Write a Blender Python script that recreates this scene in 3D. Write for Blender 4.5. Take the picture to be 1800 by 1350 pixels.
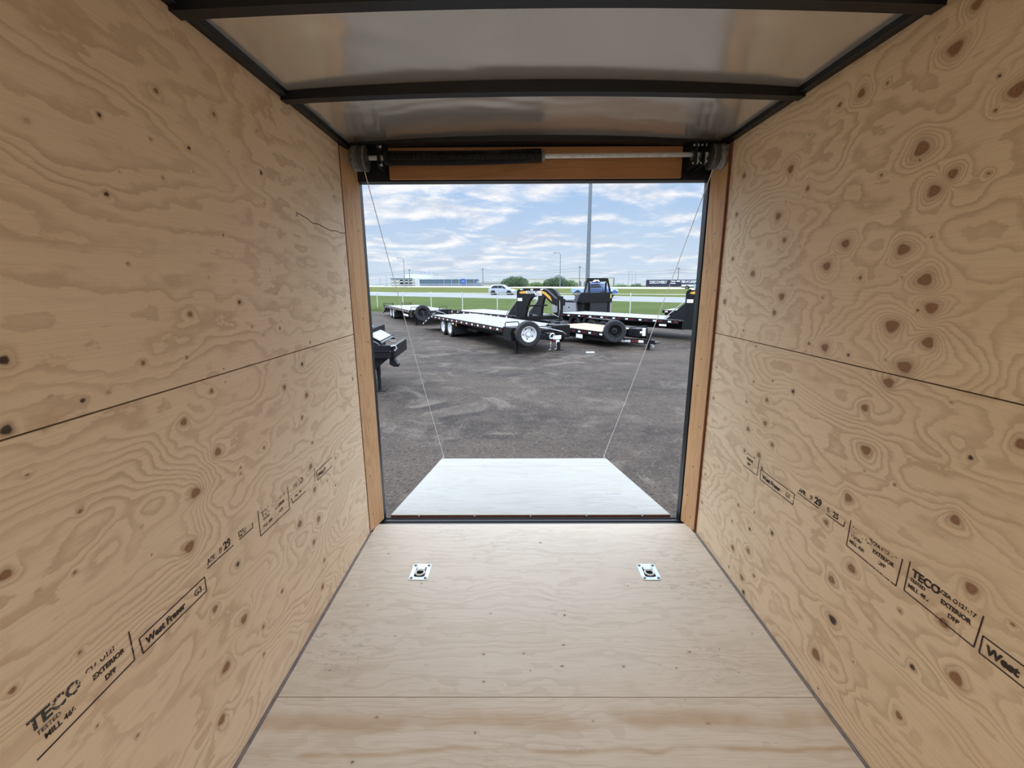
import bpy, math, random
import numpy as np
from mathutils import Vector, Matrix
C = bpy.context.scene
for o in list(bpy.data.objects): bpy.data.objects.remove(o)
rnd = random.Random(7)
PI = math.pi
GZ = -0.47          # yard level; the trailer floor is z = 0

# ------------------------------------------------------------------ camera
cam = bpy.data.cameras.new('camera'); cam_o = bpy.data.objects.new('camera', cam)
C.collection.objects.link(cam_o); C.camera = cam_o
cam.sensor_width = 36; cam.lens = 36*771.97/1800; cam.clip_start = .02; cam.clip_end = 3000
def cam_axes(p, y, r):
    cr, sr, cp, sp, cy, sy = math.cos(r), math.sin(r), math.cos(p), math.sin(p), math.cos(y), math.sin(y)
    R = Vector((cr, 0, sr)); U = Vector((-sr, 0, cr)); F = Vector((0, 1, 0))
    M = Matrix(((cy, -sy, 0), (sy, cy, 0), (0, 0, 1))) @ Matrix(((1, 0, 0), (0, cp, sp), (0, -sp, cp)))
    return M @ R, M @ F, M @ U
R_, F_, U_ = cam_axes(.22, .0053, -.0043)
cam_o.matrix_world = Matrix(((R_.x, U_.x, -F_.x, 0), (R_.y, U_.y, -F_.y, 0), (R_.z, U_.z, -F_.z, 1.479), (0, 0, 0, 1)))

# ------------------------------------------------------------------ exposure
vs = C.view_settings
vs.view_transform = 'Standard'; vs.look = 'None'; vs.gamma = 1; vs.use_curve_mapping = False
vs.exposure = 0.06

# ------------------------------------------------------------------ node helper
class NT:
    def __init__(s, tree): s.t = tree; tree.nodes.clear()
    def n(s, typ, ins=None, **kw):
        nd = s.t.nodes.new(typ)
        for k, v in kw.items(): setattr(nd, k, v)
        for k, v in (ins or {}).items(): s.set(nd, k, v)
        return nd
    def set(s, nd, k, v):
        sock = nd.inputs[k]
        if isinstance(v, bpy.types.NodeSocket): s.t.links.new(v, sock)
        elif isinstance(v, bpy.types.Node): s.t.links.new(v.outputs[0], sock)
        else:
            if hasattr(sock.default_value, '__len__') and hasattr(v, '__len__') and len(sock.default_value) == 4 and len(v) == 3: v = (*v, 1)
            sock.default_value = v
    def m(s, op, a, b=0.0, c=None, clamp=False):
        nd = s.t.nodes.new('ShaderNodeMath'); nd.operation = op; nd.use_clamp = clamp
        s.set(nd, 0, a)
        if op not in ('FRACT', 'ABSOLUTE', 'SQRT', 'FLOOR'): s.set(nd, 1, b)
        if c is not None: s.set(nd, 2, c)
        return nd.outputs[0]
    def ss(s, x, a, b, lo=0.0, hi=1.0):
        nd = s.n('ShaderNodeMapRange', interpolation_type='SMOOTHSTEP')
        for i, v in enumerate((x, a, b, lo, hi)): s.set(nd, i, v)
        return nd.outputs[0]
    def mix(s, f, a, b, mode='MIX'):
        nd = s.n('ShaderNodeMix', data_type='RGBA', blend_type=mode, clamp_factor=True)
        s.set(nd, 0, f); s.set(nd, 6, a); s.set(nd, 7, b)
        return nd.outputs[2]
    def noise(s, vec, scale, detail=3, rough=.5, dist=0, out=0):
        return s.n('ShaderNodeTexNoise', {'Vector': vec, 'Scale': scale, 'Detail': detail, 'Roughness': rough, 'Distortion': dist}).outputs[out]
    def mapv(s, vec, scale=(1, 1, 1), loc=(0, 0, 0), rot=(0, 0, 0)):
        return s.n('ShaderNodeMapping', {'Vector': vec, 'Scale': scale, 'Location': loc, 'Rotation': rot}).outputs[0]

# ------------------------------------------------------------------ world: bright broken cloud
W = bpy.data.worlds.new('sky'); C.world = W; W.use_nodes = True
T = NT(W.node_tree)
tc = T.n('ShaderNodeTexCoord')
sep = T.n('ShaderNodeSeparateXYZ', {0: tc.outputs['Generated']})
zz = T.m('ADD', T.m('MAXIMUM', sep.outputs[2], 0.0), .17)
cv = T.n('ShaderNodeCombineXYZ', {0: T.m('DIVIDE', sep.outputs[0], zz), 1: T.m('DIVIDE', sep.outputs[1], zz), 2: 0.0})
n1 = T.noise(T.mapv(cv, (1.0, 1.25, 1), (3.3, 1.9, 0)), 1.9, 10, .60, .25)
n2 = T.noise(T.mapv(cv, (.35, .8, 1), (9.1, 4.2, 0)), .9, 4, .5, .4)
den = T.m('ADD', n1, T.m('MULTIPLY', T.m('SUBTRACT', n2, .5), .35))
cl = T.ss(den, .41, .60)
shade = T.ss(T.noise(T.mapv(cv, (1.0, 1.25, 1), (3.36, 2.02, 0)), 1.9, 7, .58, .25), .45, .64)
blue = T.mix(T.ss(sep.outputs[2], .0, .22), (.66, .79, .93), (.44, .63, .92))
white = T.mix(shade, (1.06, 1.06, 1.08), (.60, .70, .86))
skyc = T.mix(T.m('MULTIPLY', cl, T.ss(sep.outputs[2], .0, .07, .35, 1.0)), blue, white)
below = T.ss(sep.outputs[2], -.02, 0.0)
skyc = T.mix(below, (.22, .20, .18), skyc)
stren = T.ss(sep.outputs[2], .215, .42, .90, 4.1)
bg = T.n('ShaderNodeBackground', {'Color': skyc, 'Strength': stren})
T.t.links.new(bg.outputs[0], T.n('ShaderNodeOutputWorld').inputs[0])
W.cycles.sampling_method = 'MANUAL'; W.cycles.sample_map_resolution = 1024

# ------------------------------------------------------------------ sun: soft, veiled by cloud, from the left
sun = bpy.data.lights.new('sun', 'SUN'); sun.energy = 1.35; sun.angle = math.radians(14); sun.color = (1, .96, .9)
sun_o = bpy.data.objects.new('sun', sun); C.collection.objects.link(sun_o)
sun_o.rotation_euler = Vector((-.75, .06, 1.0)).to_track_quat('Z', 'Y').to_euler()

# unseen fill lamp added behind the camera to brighten the interior
dl = bpy.data.lights.new('fill_lamp_glow', 'AREA'); dl.shape = 'RECTANGLE'; dl.size = .5; dl.size_y = 1.2; dl.energy = 46; dl.color = (1, .95, .88)
FILL_LAMP = dl

# ------------------------------------------------------------------ mesh helpers
class MB:
    def __init__(s): s.v = []; s.f = []
    def add(s, vs, fs, M=None):
        b = len(s.v)
        for p in vs: s.v.append(tuple(M @ Vector(p)) if M is not None else tuple(p))
        for f in fs: s.f.append(tuple(i+b for i in f))
        return s
    def box(s, x0, x1, y0, y1, z0, z1, M=None):
        return s.add([(x0,y0,z0),(x1,y0,z0),(x1,y1,z0),(x0,y1,z0),(x0,y0,z1),(x1,y0,z1),(x1,y1,z1),(x0,y1,z1)],
                     [(0,3,2,1),(4,5,6,7),(0,1,5,4),(1,2,6,5),(2,3,7,6),(3,0,4,7)], M)
    def bar(s, a, b, w, h, up=(0,0,1)):
        a = Vector(a); b = Vector(b); d = (b-a).normalized(); u = Vector(up)
        r = d.cross(u).normalized(); u = r.cross(d).normalized()
        vs = []
        for p in (a, b):
            for i, j in ((-1,-1),(1,-1),(1,1),(-1,1)): vs.append(p + r*i*w/2 + u*j*h/2)
        return s.add(vs, [(0,1,2,3),(7,6,5,4),(0,4,5,1),(1,5,6,2),(2,6,7,3),(3,7,4,0)])
    def cyl(s, a, b, r, n=12, r2=None, caps=True):
        a = Vector(a); b = Vector(b); d = (b-a).normalized(); r2 = r if r2 is None else r2
        u = d.orthogonal().normalized(); w = d.cross(u)
        vs = []
        for p, q in ((a, r), (b, r2)):
            for i in range(n):
                t = 2*PI*i/n; vs.append(p + u*q*math.cos(t) + w*q*math.sin(t))
        fs = [(i, (i+1) % n, n+(i+1) % n, n+i) for i in range(n)]
        if caps: fs += [tuple(range(n))[::-1], tuple(range(n, 2*n))]
        return s.add(vs, fs)
    def tube(s, pts, r, n=8, closed=False):
        pts = [Vector(p) for p in pts]; m = len(pts); vs = []; u = None
        for i, p in enumerate(pts):
            if closed: d = pts[(i+1) % m]-pts[i-1]
            else: d = pts[min(i+1, m-1)]-pts[max(i-1, 0)]
            d.normalize()
            u = (u - d*u.dot(d)).normalized() if u is not None and (u - d*u.dot(d)).length > 1e-4 else d.orthogonal().normalized()
            w = d.cross(u)
            for k in range(n):
                t = 2*PI*k/n; vs.append(p + u*r*math.cos(t) + w*r*math.sin(t))
        fs = []
        for i in range(m if closed else m-1):
            a = i*n; b = ((i+1) % m)*n
            for k in range(n): fs.append((a+k, a+(k+1) % n, b+(k+1) % n, b+k))
        if not closed: fs += [tuple(range(n))[::-1], tuple(range((m-1)*n, m*n))]
        return s.add(vs, fs)
    def lathe(s, prof, o, d, n=32):
        """profile of (radius, along) round axis d at o, closed on itself"""
        o = Vector(o); d = Vector(d).normalized(); u = d.orthogonal().normalized(); w = d.cross(u); m = len(prof); vs = []
        for i in range(n):
            t = 2*PI*i/n
            for r, a in prof: vs.append(o + d*a + (u*math.cos(t) + w*math.sin(t))*r)
        fs = []
        for i in range(n):
            for k in range(m-1): fs.append((i*m+k, ((i+1) % n)*m+k, ((i+1) % n)*m+k+1, i*m+k+1))
        return s.add(vs, fs)
    def prism(s, poly, t0, t1, plane='xz', M=None):
        n = len(poly); vs = []
        for t in (t0, t1):
            for a, b in poly: vs.append({'xz': (a, t, b), 'xy': (a, b, t), 'yz': (t, a, b)}[plane])
        fs = [tuple(range(n))[::-1], tuple(range(n, 2*n))] + [(i, (i+1) % n, n+(i+1) % n, n+i) for i in range(n)]
        return s.add(vs, fs, M)
    def build(s, name, mat, parent=None, smooth=False, bevel=0, loc=None):
        me = bpy.data.meshes.new(name); me.from_pydata(s.v, [], s.f)
        me.materials.append(mat)
        import bmesh
        bm = bmesh.new(); bm.from_mesh(me); bmesh.ops.recalc_face_normals(bm, faces=bm.faces); bm.to_mesh(me); bm.free()
        if smooth:
            me.polygons.foreach_set('use_smooth', [len(p.vertices) <= 4 for p in me.polygons])
            try: me.set_sharp_from_angle(angle=math.radians(40))
            except Exception: pass
        me.update()
        o = bpy.data.objects.new(name, me); C.collection.objects.link(o)
        if parent: o.parent = parent
        if loc: o.location = loc
        if bevel:
            b = o.modifiers.new('bevel', 'BEVEL'); b.width = bevel; b.segments = 2; b.limit_method = 'ANGLE'
        return o
def tag(o, label=None, cat=None, group=None, kind=None):
    if label: o['label'] = label
    if cat: o['category'] = cat
    if group: o['group'] = group
    if kind: o['kind'] = kind
    return o
def empty(name, loc=(0,0,0), rz=0, **k):
    o = bpy.data.objects.new(name, None); C.collection.objects.link(o); o.location = loc; o.rotation_euler = (0, 0, rz); o.empty_display_size = .1
    return tag(o, **k)
def copy_tree(o, parent=None, skip=()):
    c = o.copy(); C.collection.objects.link(c)
    if parent: c.parent = parent
    for ch in [x for x in bpy.data.objects if x.parent == o]:
        if ch.name.split('.')[0] not in skip: copy_tree(ch, c, skip)
    return c
def text_obj(body, size, mat, parent, origin, right, up, name='lettering', align='LEFT', ext=.0006, bold=0.0, sx=1.0, shear=0.0):
    """solid lettering standing on the plane through origin spanned by right and up"""
    cu = bpy.data.curves.new(name, 'FONT'); cu.body = body; cu.size = size; cu.extrude = ext; cu.align_x = align; cu.offset = bold; cu.shear = shear; cu.resolution_u = 3
    t = bpy.data.objects.new(name, cu); C.collection.objects.link(t)
    dg = bpy.context.evaluated_depsgraph_get(); me = bpy.data.meshes.new_from_object(t.evaluated_get(dg))
    bpy.data.objects.remove(t)
    r = Vector(right).normalized(); u = Vector(up).normalized(); n = r.cross(u)
    M = Matrix(((r.x*sx, u.x, n.x, origin[0]), (r.y*sx, u.y, n.y, origin[1]), (r.z*sx, u.z, n.z, origin[2]), (0,0,0,1)))
    me.transform(M); me.materials.clear(); me.materials.append(mat); me.name = name
    o = bpy.data.objects.new(name, me); C.collection.objects.link(o)
    if parent: o.parent = parent
    return o

# ------------------------------------------------------------------ plain materials
def pbr(name, col, rough=.5, metal=0, var=0, vscale=8, bump=0, spec=.5, col2=None, detail=4, stretch=(1,1,1)):
    m = bpy.data.materials.new(name); m.use_nodes = True; t = NT(m.node_tree)
    p = t.n('ShaderNodeBsdfPrincipled', {'Roughness': rough, 'Metallic': metal, 'Specular IOR Level': spec})
    tc = t.n('ShaderNodeTexCoord').outputs['Object']; v = t.mapv(tc, stretch)
    nz = t.noise(v, vscale, detail, .55)
    c2 = col2 or tuple(c*(1-var) for c in col)
    t.set(p, 'Base Color', t.mix(t.ss(nz, .3, .7), col, c2))
    if bump: t.set(p, 'Normal', t.n('ShaderNodeBump', {'Height': nz, 'Strength': bump, 'Distance': .01}))
    t.t.links.new(p.outputs[0], t.n('ShaderNodeOutputMaterial').inputs[0])
    return m
M_black = pbr('black_paint', (.010,.010,.012), .42, var=.3, vscale=5, spec=.3)
M_black2 = pbr('black_steel', (.009,.009,.009), .6, var=.3, spec=.25)
M_rubber = pbr('tyre_rubber', (.022,.022,.024), .75, var=.3, vscale=20)
M_white = pbr('white_paint', (.75,.76,.76), .35, var=.08)
M_zinc = pbr('zinc_plate', (.52,.60,.61), .38, .65, var=.12, vscale=60)
M_galv = pbr('galvanised_steel', (.55,.56,.56), .45, .7, var=.2, vscale=30)
M_darkgalv = pbr('dull_steel', (.20,.19,.175), .42, .8, var=.3, vscale=40)
M_tape = pbr('white_reflective_tape', (.85,.85,.82), .4)
M_red = pbr('red_reflective_tape', (.11,.012,.012), .4)
M_yellow = pbr('amber_stripe', (.72,.38,.06), .4, var=.1)
M_yellowl = pbr('yellow_label', (.62,.55,.12), .5)
M_deck = pbr('weathered_deck_boards', (.30,.30,.285), .8, var=.25, vscale=3, stretch=(.3,12,1), bump=.2)
M_wooddeck = pbr('new_deck_boards', (.40,.31,.20), .75, var=.2, vscale=3, stretch=(.3,12,1), bump=.2)
M_alu = pbr('checker_aluminium', (.42,.43,.44), .45, .5, var=.2, vscale=40)
M_glass = pbr('dark_glass', (.02,.03,.04), .08, spec=.8)
M_silver = pbr('silver_car_paint', (.42,.45,.49), .25, .3)
M_blue = pbr('blue_car_paint', (.07,.14,.32), .25, .2)
M_lightblue = pbr('pale_blue_paint', (.30,.42,.60), .3, .2)
M_caulk = pbr('grey_floor_strip', (.22,.19,.17), .8, var=.3, vscale=30)
M_redwood = pbr('stained_gap', (.16,.05,.015), .7, var=.3, vscale=20)
M_post = pbr('pale_galvanised_pipe', (.62,.66,.58), .5, .2, var=.1)
M_pole = pbr('grey_pole', (.19,.22,.25), .45, .3, var=.15)
M_polewood = pbr('pole_timber', (.16,.15,.14), .9, var=.3)
M_wall_w = pbr('pale_cladding', (.62,.64,.66), .7, var=.1, vscale=.2)
M_wall_g = pbr('grey_blue_cladding', (.26,.29,.36), .7, var=.12, vscale=.4)
M_wall_d = pbr('dark_blue_cladding', (.10,.16,.22), .6, var=.1)
M_wall_c = pbr('cream_cladding', (.60,.58,.50), .7, var=.12, vscale=.3)
M_sign = pbr('blue_sign_face', (.05,.14,.50), .5)
M_banner = pbr('dark_purple_sign', (.035,.03,.06), .5, var=.2)
M_ltxt = pbr('white_lettering', (.85,.85,.88), .5)
KL=[(1.222,1.956,0.007,0),(1.042,1.841,0.006,1),(1.178,1.834,0.004,0),(1.444,1.980,0.007,0),(1.312,1.851,0.006,1),(1.493,1.891,0.003,0),(1.669,1.871,0.008,1),(1.023,1.678,0.006,1),(1.197,1.751,0.004,0),(1.068,1.734,0.003,0),(1.315,1.790,0.003,0),(1.663,1.768,0.004,0),(1.407,1.634,0.005,0),(1.906,1.766,0.005,0),(1.045,1.532,0.004,0),(2.320,1.912,0.006,0),(1.326,2.124,0.003,0),(0.885,1.777,0.003,0),(1.675,2.005,0.004,0),(1.215,1.407,0.008,0),(1.443,1.431,0.007,1),(1.034,1.302,0.007,0),(1.176,1.293,0.005,0),(0.752,1.356,0.009,1),(0.729,1.236,0.010,1),(0.872,1.252,0.006,1),(0.932,1.255,0.004,0),(0.813,1.275,0.003,0),(0.789,1.219,0.003,0),(1.313,1.506,0.003,1),(1.672,1.456,0.004,0),(1.651,1.538,0.003,0),(1.555,1.314,0.004,0),(1.670,1.325,0.006,0),(1.493,1.346,0.004,0),(1.904,1.242,0.005,0),(1.812,1.162,0.009,1),(1.652,1.099,0.011,0),(1.821,1.025,0.012,0),(1.251,1.181,0.007,0),(1.318,1.235,0.003,1),(1.127,1.125,0.010,0),(1.761,0.944,0.009,0),(1.237,0.997,0.013,0),(1.324,0.887,0.005,0),(1.329,0.906,0.004,1),(1.826,0.809,0.007,0),(1.469,0.921,0.006,0),(1.787,0.713,0.012,0),(0.742,1.145,0.004,0),(2.363,0.982,0.009,0),(2.343,1.367,0.006,0),(1.317,1.194,0.003,1),(1.071,0.786,0.015,0),(1.125,0.920,0.015,0),(0.817,1.032,0.005,0),(0.779,0.917,0.004,0),(0.671,0.990,0.009,0),(0.711,0.926,0.003,0),(1.122,0.548,0.010,0),(1.235,0.415,0.015,0),(1.126,0.337,0.015,0),(1.073,0.199,0.015,0),(1.644,0.521,0.014,0),(1.807,0.451,0.015,0),(1.742,0.374,0.012,0),(1.246,0.610,0.009,1),(1.800,0.597,0.012,0),(1.461,0.344,0.008,0),(1.774,0.125,0.013,0),(1.817,0.232,0.010,0),(1.324,0.306,0.008,0),(0.752,0.752,0.005,0),(0.636,0.784,0.006,0),(0.825,0.450,0.005,0),(1.305,0.209,0.006,0),(0.749,0.568,0.004,0),(0.955,0.840,0.003,0),(0.944,0.922,0.003,0),(2.017,0.515,0.006,1),(1.930,0.580,0.005,1),(2.048,0.647,0.006,1)]
KR=[(1.264,2.056,0.017,0),(1.573,2.073,0.014,0),(1.470,2.061,0.005,0),(1.669,2.075,0.008,0),(1.136,1.942,0.005,1),(1.090,1.895,0.017,0),(1.128,1.868,0.005,0),(1.309,1.838,0.020,0),(1.308,1.808,0.003,1),(1.203,1.751,0.013,0),(1.247,1.719,0.016,0),(1.113,1.730,0.005,0),(1.908,1.930,0.016,0),(1.782,1.833,0.010,0),(2.286,1.991,0.013,0),(2.321,1.820,0.011,0),(1.956,1.759,0.016,0),(1.890,1.657,0.011,0),(1.541,1.612,0.015,0),(1.310,1.575,0.017,0),(1.616,1.542,0.016,0),(2.134,2.085,0.003,1),(1.915,1.810,0.003,1),(1.227,1.601,0.004,0),(1.318,2.106,0.003,1),(1.815,2.028,0.004,0),(1.227,2.131,0.013,0),(1.435,1.800,0.005,0),(1.779,1.621,0.003,1),(2.108,1.529,0.015,0),(1.223,1.490,0.018,0),(1.452,1.500,0.007,0),(1.298,1.499,0.003,1),(1.801,1.477,0.004,1),(1.860,1.431,0.016,0),(1.898,1.362,0.012,0),(1.188,1.417,0.016,0),(1.227,1.409,0.005,1),(1.613,1.433,0.004,1),(1.300,1.359,0.020,0),(1.178,1.326,0.016,0),(1.563,1.259,0.016,0),(1.650,1.262,0.006,0),(1.449,1.250,0.006,1),(1.300,1.258,0.003,1),(1.233,1.249,0.019,0),(1.275,1.194,0.015,0),(2.355,1.393,0.015,0),(2.133,1.263,0.005,1),(2.315,1.607,0.011,0),(2.007,1.203,0.005,1),(1.992,1.041,0.005,1),(1.848,1.077,0.005,1),(1.704,1.064,0.009,1),(2.035,0.934,0.005,1),(1.872,0.985,0.010,0),(1.345,1.097,0.012,0),(1.863,0.881,0.012,0),(1.992,0.811,0.011,0),(2.375,0.863,0.009,0),(2.378,1.039,0.006,1),(1.083,1.186,0.004,0),(1.312,0.968,0.016,0),(1.347,0.786,0.015,0),(1.008,1.066,0.007,1),(1.009,0.899,0.013,0),(0.913,1.136,0.012,0),(0.938,0.757,0.015,0),(1.424,0.652,0.010,0),(1.284,0.566,0.015,0),(1.356,0.470,0.014,0),(1.323,0.336,0.016,1),(1.368,0.148,0.021,0),(1.029,0.435,0.008,1),(0.922,0.510,0.017,0),(0.980,0.623,0.013,0),(1.035,0.261,0.011,0),(1.869,0.245,0.013,0),(2.004,0.173,0.014,0),(1.878,0.354,0.008,1),(1.712,0.434,0.010,1),(1.858,0.450,0.005,1),(2.038,0.303,0.006,1),(1.998,0.413,0.008,0),(1.879,0.724,0.013,0),(1.845,0.676,0.010,0),(2.000,0.699,0.008,0),(1.893,0.083,0.014,0),(1.800,0.161,0.008,0),(1.864,0.023,0.011,1),(2.020,0.053,0.006,1),(1.304,0.901,0.003,1),(1.793,0.806,0.010,0),(1.191,0.908,0.005,0),(0.843,0.738,0.005,0),(2.381,0.404,0.006,1),(2.389,0.223,0.010,0),(1.097,0.560,0.005,0),(1.212,0.271,0.004,1),(1.331,0.035,0.004,1)]
KF=[(-0.716,2.218,0.006,0),(-0.496,2.060,0.003,0),(-0.475,1.959,0.005,1),(-0.813,1.938,0.005,0),(-0.701,1.804,0.005,0),(-0.440,1.723,0.004,0),(-0.114,1.752,0.005,1),(-0.519,1.617,0.004,0),(-0.716,1.520,0.004,0),(-0.130,1.520,0.006,0),(0.036,1.523,0.006,0),(-0.734,1.443,0.004,0),(-0.356,1.467,0.004,0),(-0.121,1.392,0.005,0),(0.061,1.441,0.004,1),(0.205,1.567,0.006,0),(0.227,1.741,0.005,1),(-0.853,1.332,0.003,1),(-0.841,1.321,0.003,1),(-0.345,1.335,0.003,1),(-0.345,1.317,0.003,1),(0.164,1.331,0.003,1),(0.167,1.315,0.003,1),(-0.488,1.249,0.006,0),(-0.137,1.195,0.006,0),(0.215,1.136,0.004,0),(0.620,1.328,0.003,1),(0.620,1.317,0.003,1),(1.039,1.338,0.003,1),(1.041,1.324,0.003,1),(0.151,2.323,0.006,1),(0.469,1.668,0.004,0),(0.581,1.470,0.004,0),(0.638,1.454,0.004,1),(1.029,1.629,0.004,1),(0.570,1.941,0.005,1),(0.851,1.546,0.004,0),(0.227,1.737,0.005,0),(0.720,1.532,0.006,0),(0.187,1.462,0.006,0),(0.431,1.460,0.006,0),(0.873,1.433,0.004,0),(1.079,1.240,0.003,1),(1.034,1.940,0.005,0),(0.270,1.237,0.005,0),(0.667,1.227,0.006,0),(-0.520,1.100,0.006,0),(-0.325,2.409,0.003,0),(0.152,2.329,0.003,0)]

# ------------------------------------------------------------------ plywood and boards
def wood(name, light, mid, line, axis='Y', attr=True, rough=.62, kcol=(.17,.078,.032), freq=1.0, fib=.5, patch=.5, linestr=.65, tick=.5, halo=.42, bumpy=.25, spec=.35, jag=.95, scuff=0):
    m = bpy.data.materials.new(name); m.use_nodes = True; t = NT(m.node_tree)
    ob = t.n('ShaderNodeTexCoord').outputs['Object']
    al = {'X': (1,0,0), 'Y': (0,1,0), 'Z': (0,0,1)}[axis]
    def st(a, c): return tuple(a if k else c for k in al)          # a along the grain, c across it
    fine = t.m('ADD', t.m('MULTIPLY', t.noise(t.mapv(ob, st(14, 75)), 1.0, 4, .65), .5), t.m('MULTIPLY', t.noise(t.mapv(ob, st(38, 60)), 1.0, 3, .6), .5))
    if attr:
        h = t.n('ShaderNodeAttribute', attribute_name='grain').outputs['Fac']
        kd = t.n('ShaderNodeAttribute', attribute_name='knot').outputs['Fac']
        kk = t.n('ShaderNodeAttribute', attribute_name='kdark').outputs['Fac']
    else:
        h = t.m('MULTIPLY', t.noise(t.mapv(ob, st(.55, 5.5)), 1.6, 3, .5, .6), 9.0*freq)
    h2 = t.m('ADD', h, t.m('MULTIPLY', t.m('SUBTRACT', fine, .5), jag))
    fr = t.m('FRACT', h2)
    band = t.m('MULTIPLY', t.ss(fr, .35, .85), t.ss(fr, .88, 1.0, 1.0, 0.0))
    big = t.noise(t.mapv(ob, st(.7, 2.2)), 1.3, 3, .5, .3)
    col = t.mix(t.m('MULTIPLY', t.ss(big, .35, .68), patch), light, mid)
    lst = t.m('MULTIPLY', t.m('MULTIPLY', band, linestr), t.ss(t.noise(t.mapv(ob, st(1.5, 4)), 1.7, 2), .25, .65, .35, 1.0))
    col = t.mix(lst, col, line)
    fibre = t.noise(t.mapv(ob, st(6, 260)), 1.0, 3, .6)
    col = t.mix(t.ss(fibre, .40, .75, 0, fib*.35), col, line)
    tk = t.noise(t.mapv(ob, st(26, 340)), 1.0, 2, .5)
    col = t.mix(t.m('MULTIPLY', t.ss(tk, .70, .78), tick), col, tuple(c*.45 for c in line))
    if attr:
        kd = t.m('ADD', kd, t.m('MULTIPLY', t.m('SUBTRACT', fine, .5), .5)); kn = t.m('MULTIPLY', t.ss(kd, .68, 1.25, 1.0, 0.0), .92)
        ring = t.ss(t.m('FRACT', t.m('MULTIPLY', kd, 3.2)), .3, .95, 0, .45)
        edge = t.m('MULTIPLY', t.ss(kd, .45, .95), .35)
        kc = t.mix(t.m('ADD', ring, edge, clamp=True), tuple(c*1.75 for c in kcol), tuple(c*.55 for c in kcol))
        kc = t.mix(kk, kc, (.018,.010,.007))
        col = t.mix(t.m('MULTIPLY', t.ss(kd, 1.0, 2.6, 1.0, 0.0), halo), col, tuple(c*.75+k*.25 for c, k in zip(line, kcol)))
        col = t.mix(kn, col, kc)
    if scuff:
        patch_ = t.ss(t.noise(ob, 1.6, 2, .5), .50, .66); marks = t.ss(t.noise(t.mapv(ob, (14, 40, 1), rot=(0, 0, .5)), 1.3, 3, .6, .8), .52, .66)
        col = t.mix(t.m('MULTIPLY', t.m('MULTIPLY', patch_, marks), scuff), col, (.27, .20, .15))
        band2 = t.n('ShaderNodeSeparateXYZ', {0: ob}).outputs[1]
        wav = t.m('ADD', band2, t.m('MULTIPLY', t.m('SUBTRACT', t.noise(t.mapv(ob, (1, .3, 1)), 2.6, 2, .5, .5), .5), .12))
        bb = t.m('MULTIPLY', t.ss(wav, 1.19, 1.225), t.ss(wav, 1.235, 1.30, 1.0, 0.0)); bb2 = t.m('MULTIPLY', t.ss(wav, 1.12, 1.135), t.ss(wav, 1.135, 1.15, 1.0, 0.0))
        col = t.mix(t.m('MULTIPLY', t.m('MAXIMUM', bb, bb2), t.ss(t.noise(ob, 5, 2), .35, .55, .15, .65)), col, (.42, .28, .15))
    p = t.n('ShaderNodeBsdfPrincipled', {'Base Color': col, 'Roughness': rough, 'Specular IOR Level': spec})
    hh = t.m('ADD', t.m('MULTIPLY', fibre, .5), t.m('MULTIPLY', band, -.6))
    t.set(p, 'Normal', t.n('ShaderNodeBump', {'Height': hh, 'Strength': bumpy, 'Distance': .002}))
    t.t.links.new(p.outputs[0], t.n('ShaderNodeOutputMaterial').inputs[0])
    return m

def vnoise(u, v, seed):
    """smooth lattice noise of two coordinate arrays, -1..1"""
    r = np.random.RandomState(seed).uniform(-1, 1, (256, 256))
    i = np.floor(u).astype(int); j = np.floor(v).astype(int); a = u-i; b = v-j
    a = a*a*a*(a*(a*6-15)+10); b = b*b*b*(b*(b*6-15)+10)
    g = lambda x, y: r[x % 256, y % 256]
    return (g(i,j)*(1-a)+g(i+1,j)*a)*(1-b)+(g(i,j+1)*(1-a)+g(i+1,j+1)*a)*b
def grain_field(u, v, seed, ku, kv, amp):
    wu = u + .12*vnoise(u*2.3+5, v*3.1, seed+9); wv = v + .05*vnoise(u*2.9, v*5.3+7, seed+8)
    return amp*(vnoise(wu*ku, wv*kv, seed) + .42*vnoise(wu*ku*2.3+11, wv*kv*2.1, seed+1) + .16*vnoise(wu*ku*5.1, wv*kv*4.7+3, seed+2)) + .34*vnoise(u*11, v*26, seed+3) + .20*vnoise(u*23+4, v*50, seed+4)
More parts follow.
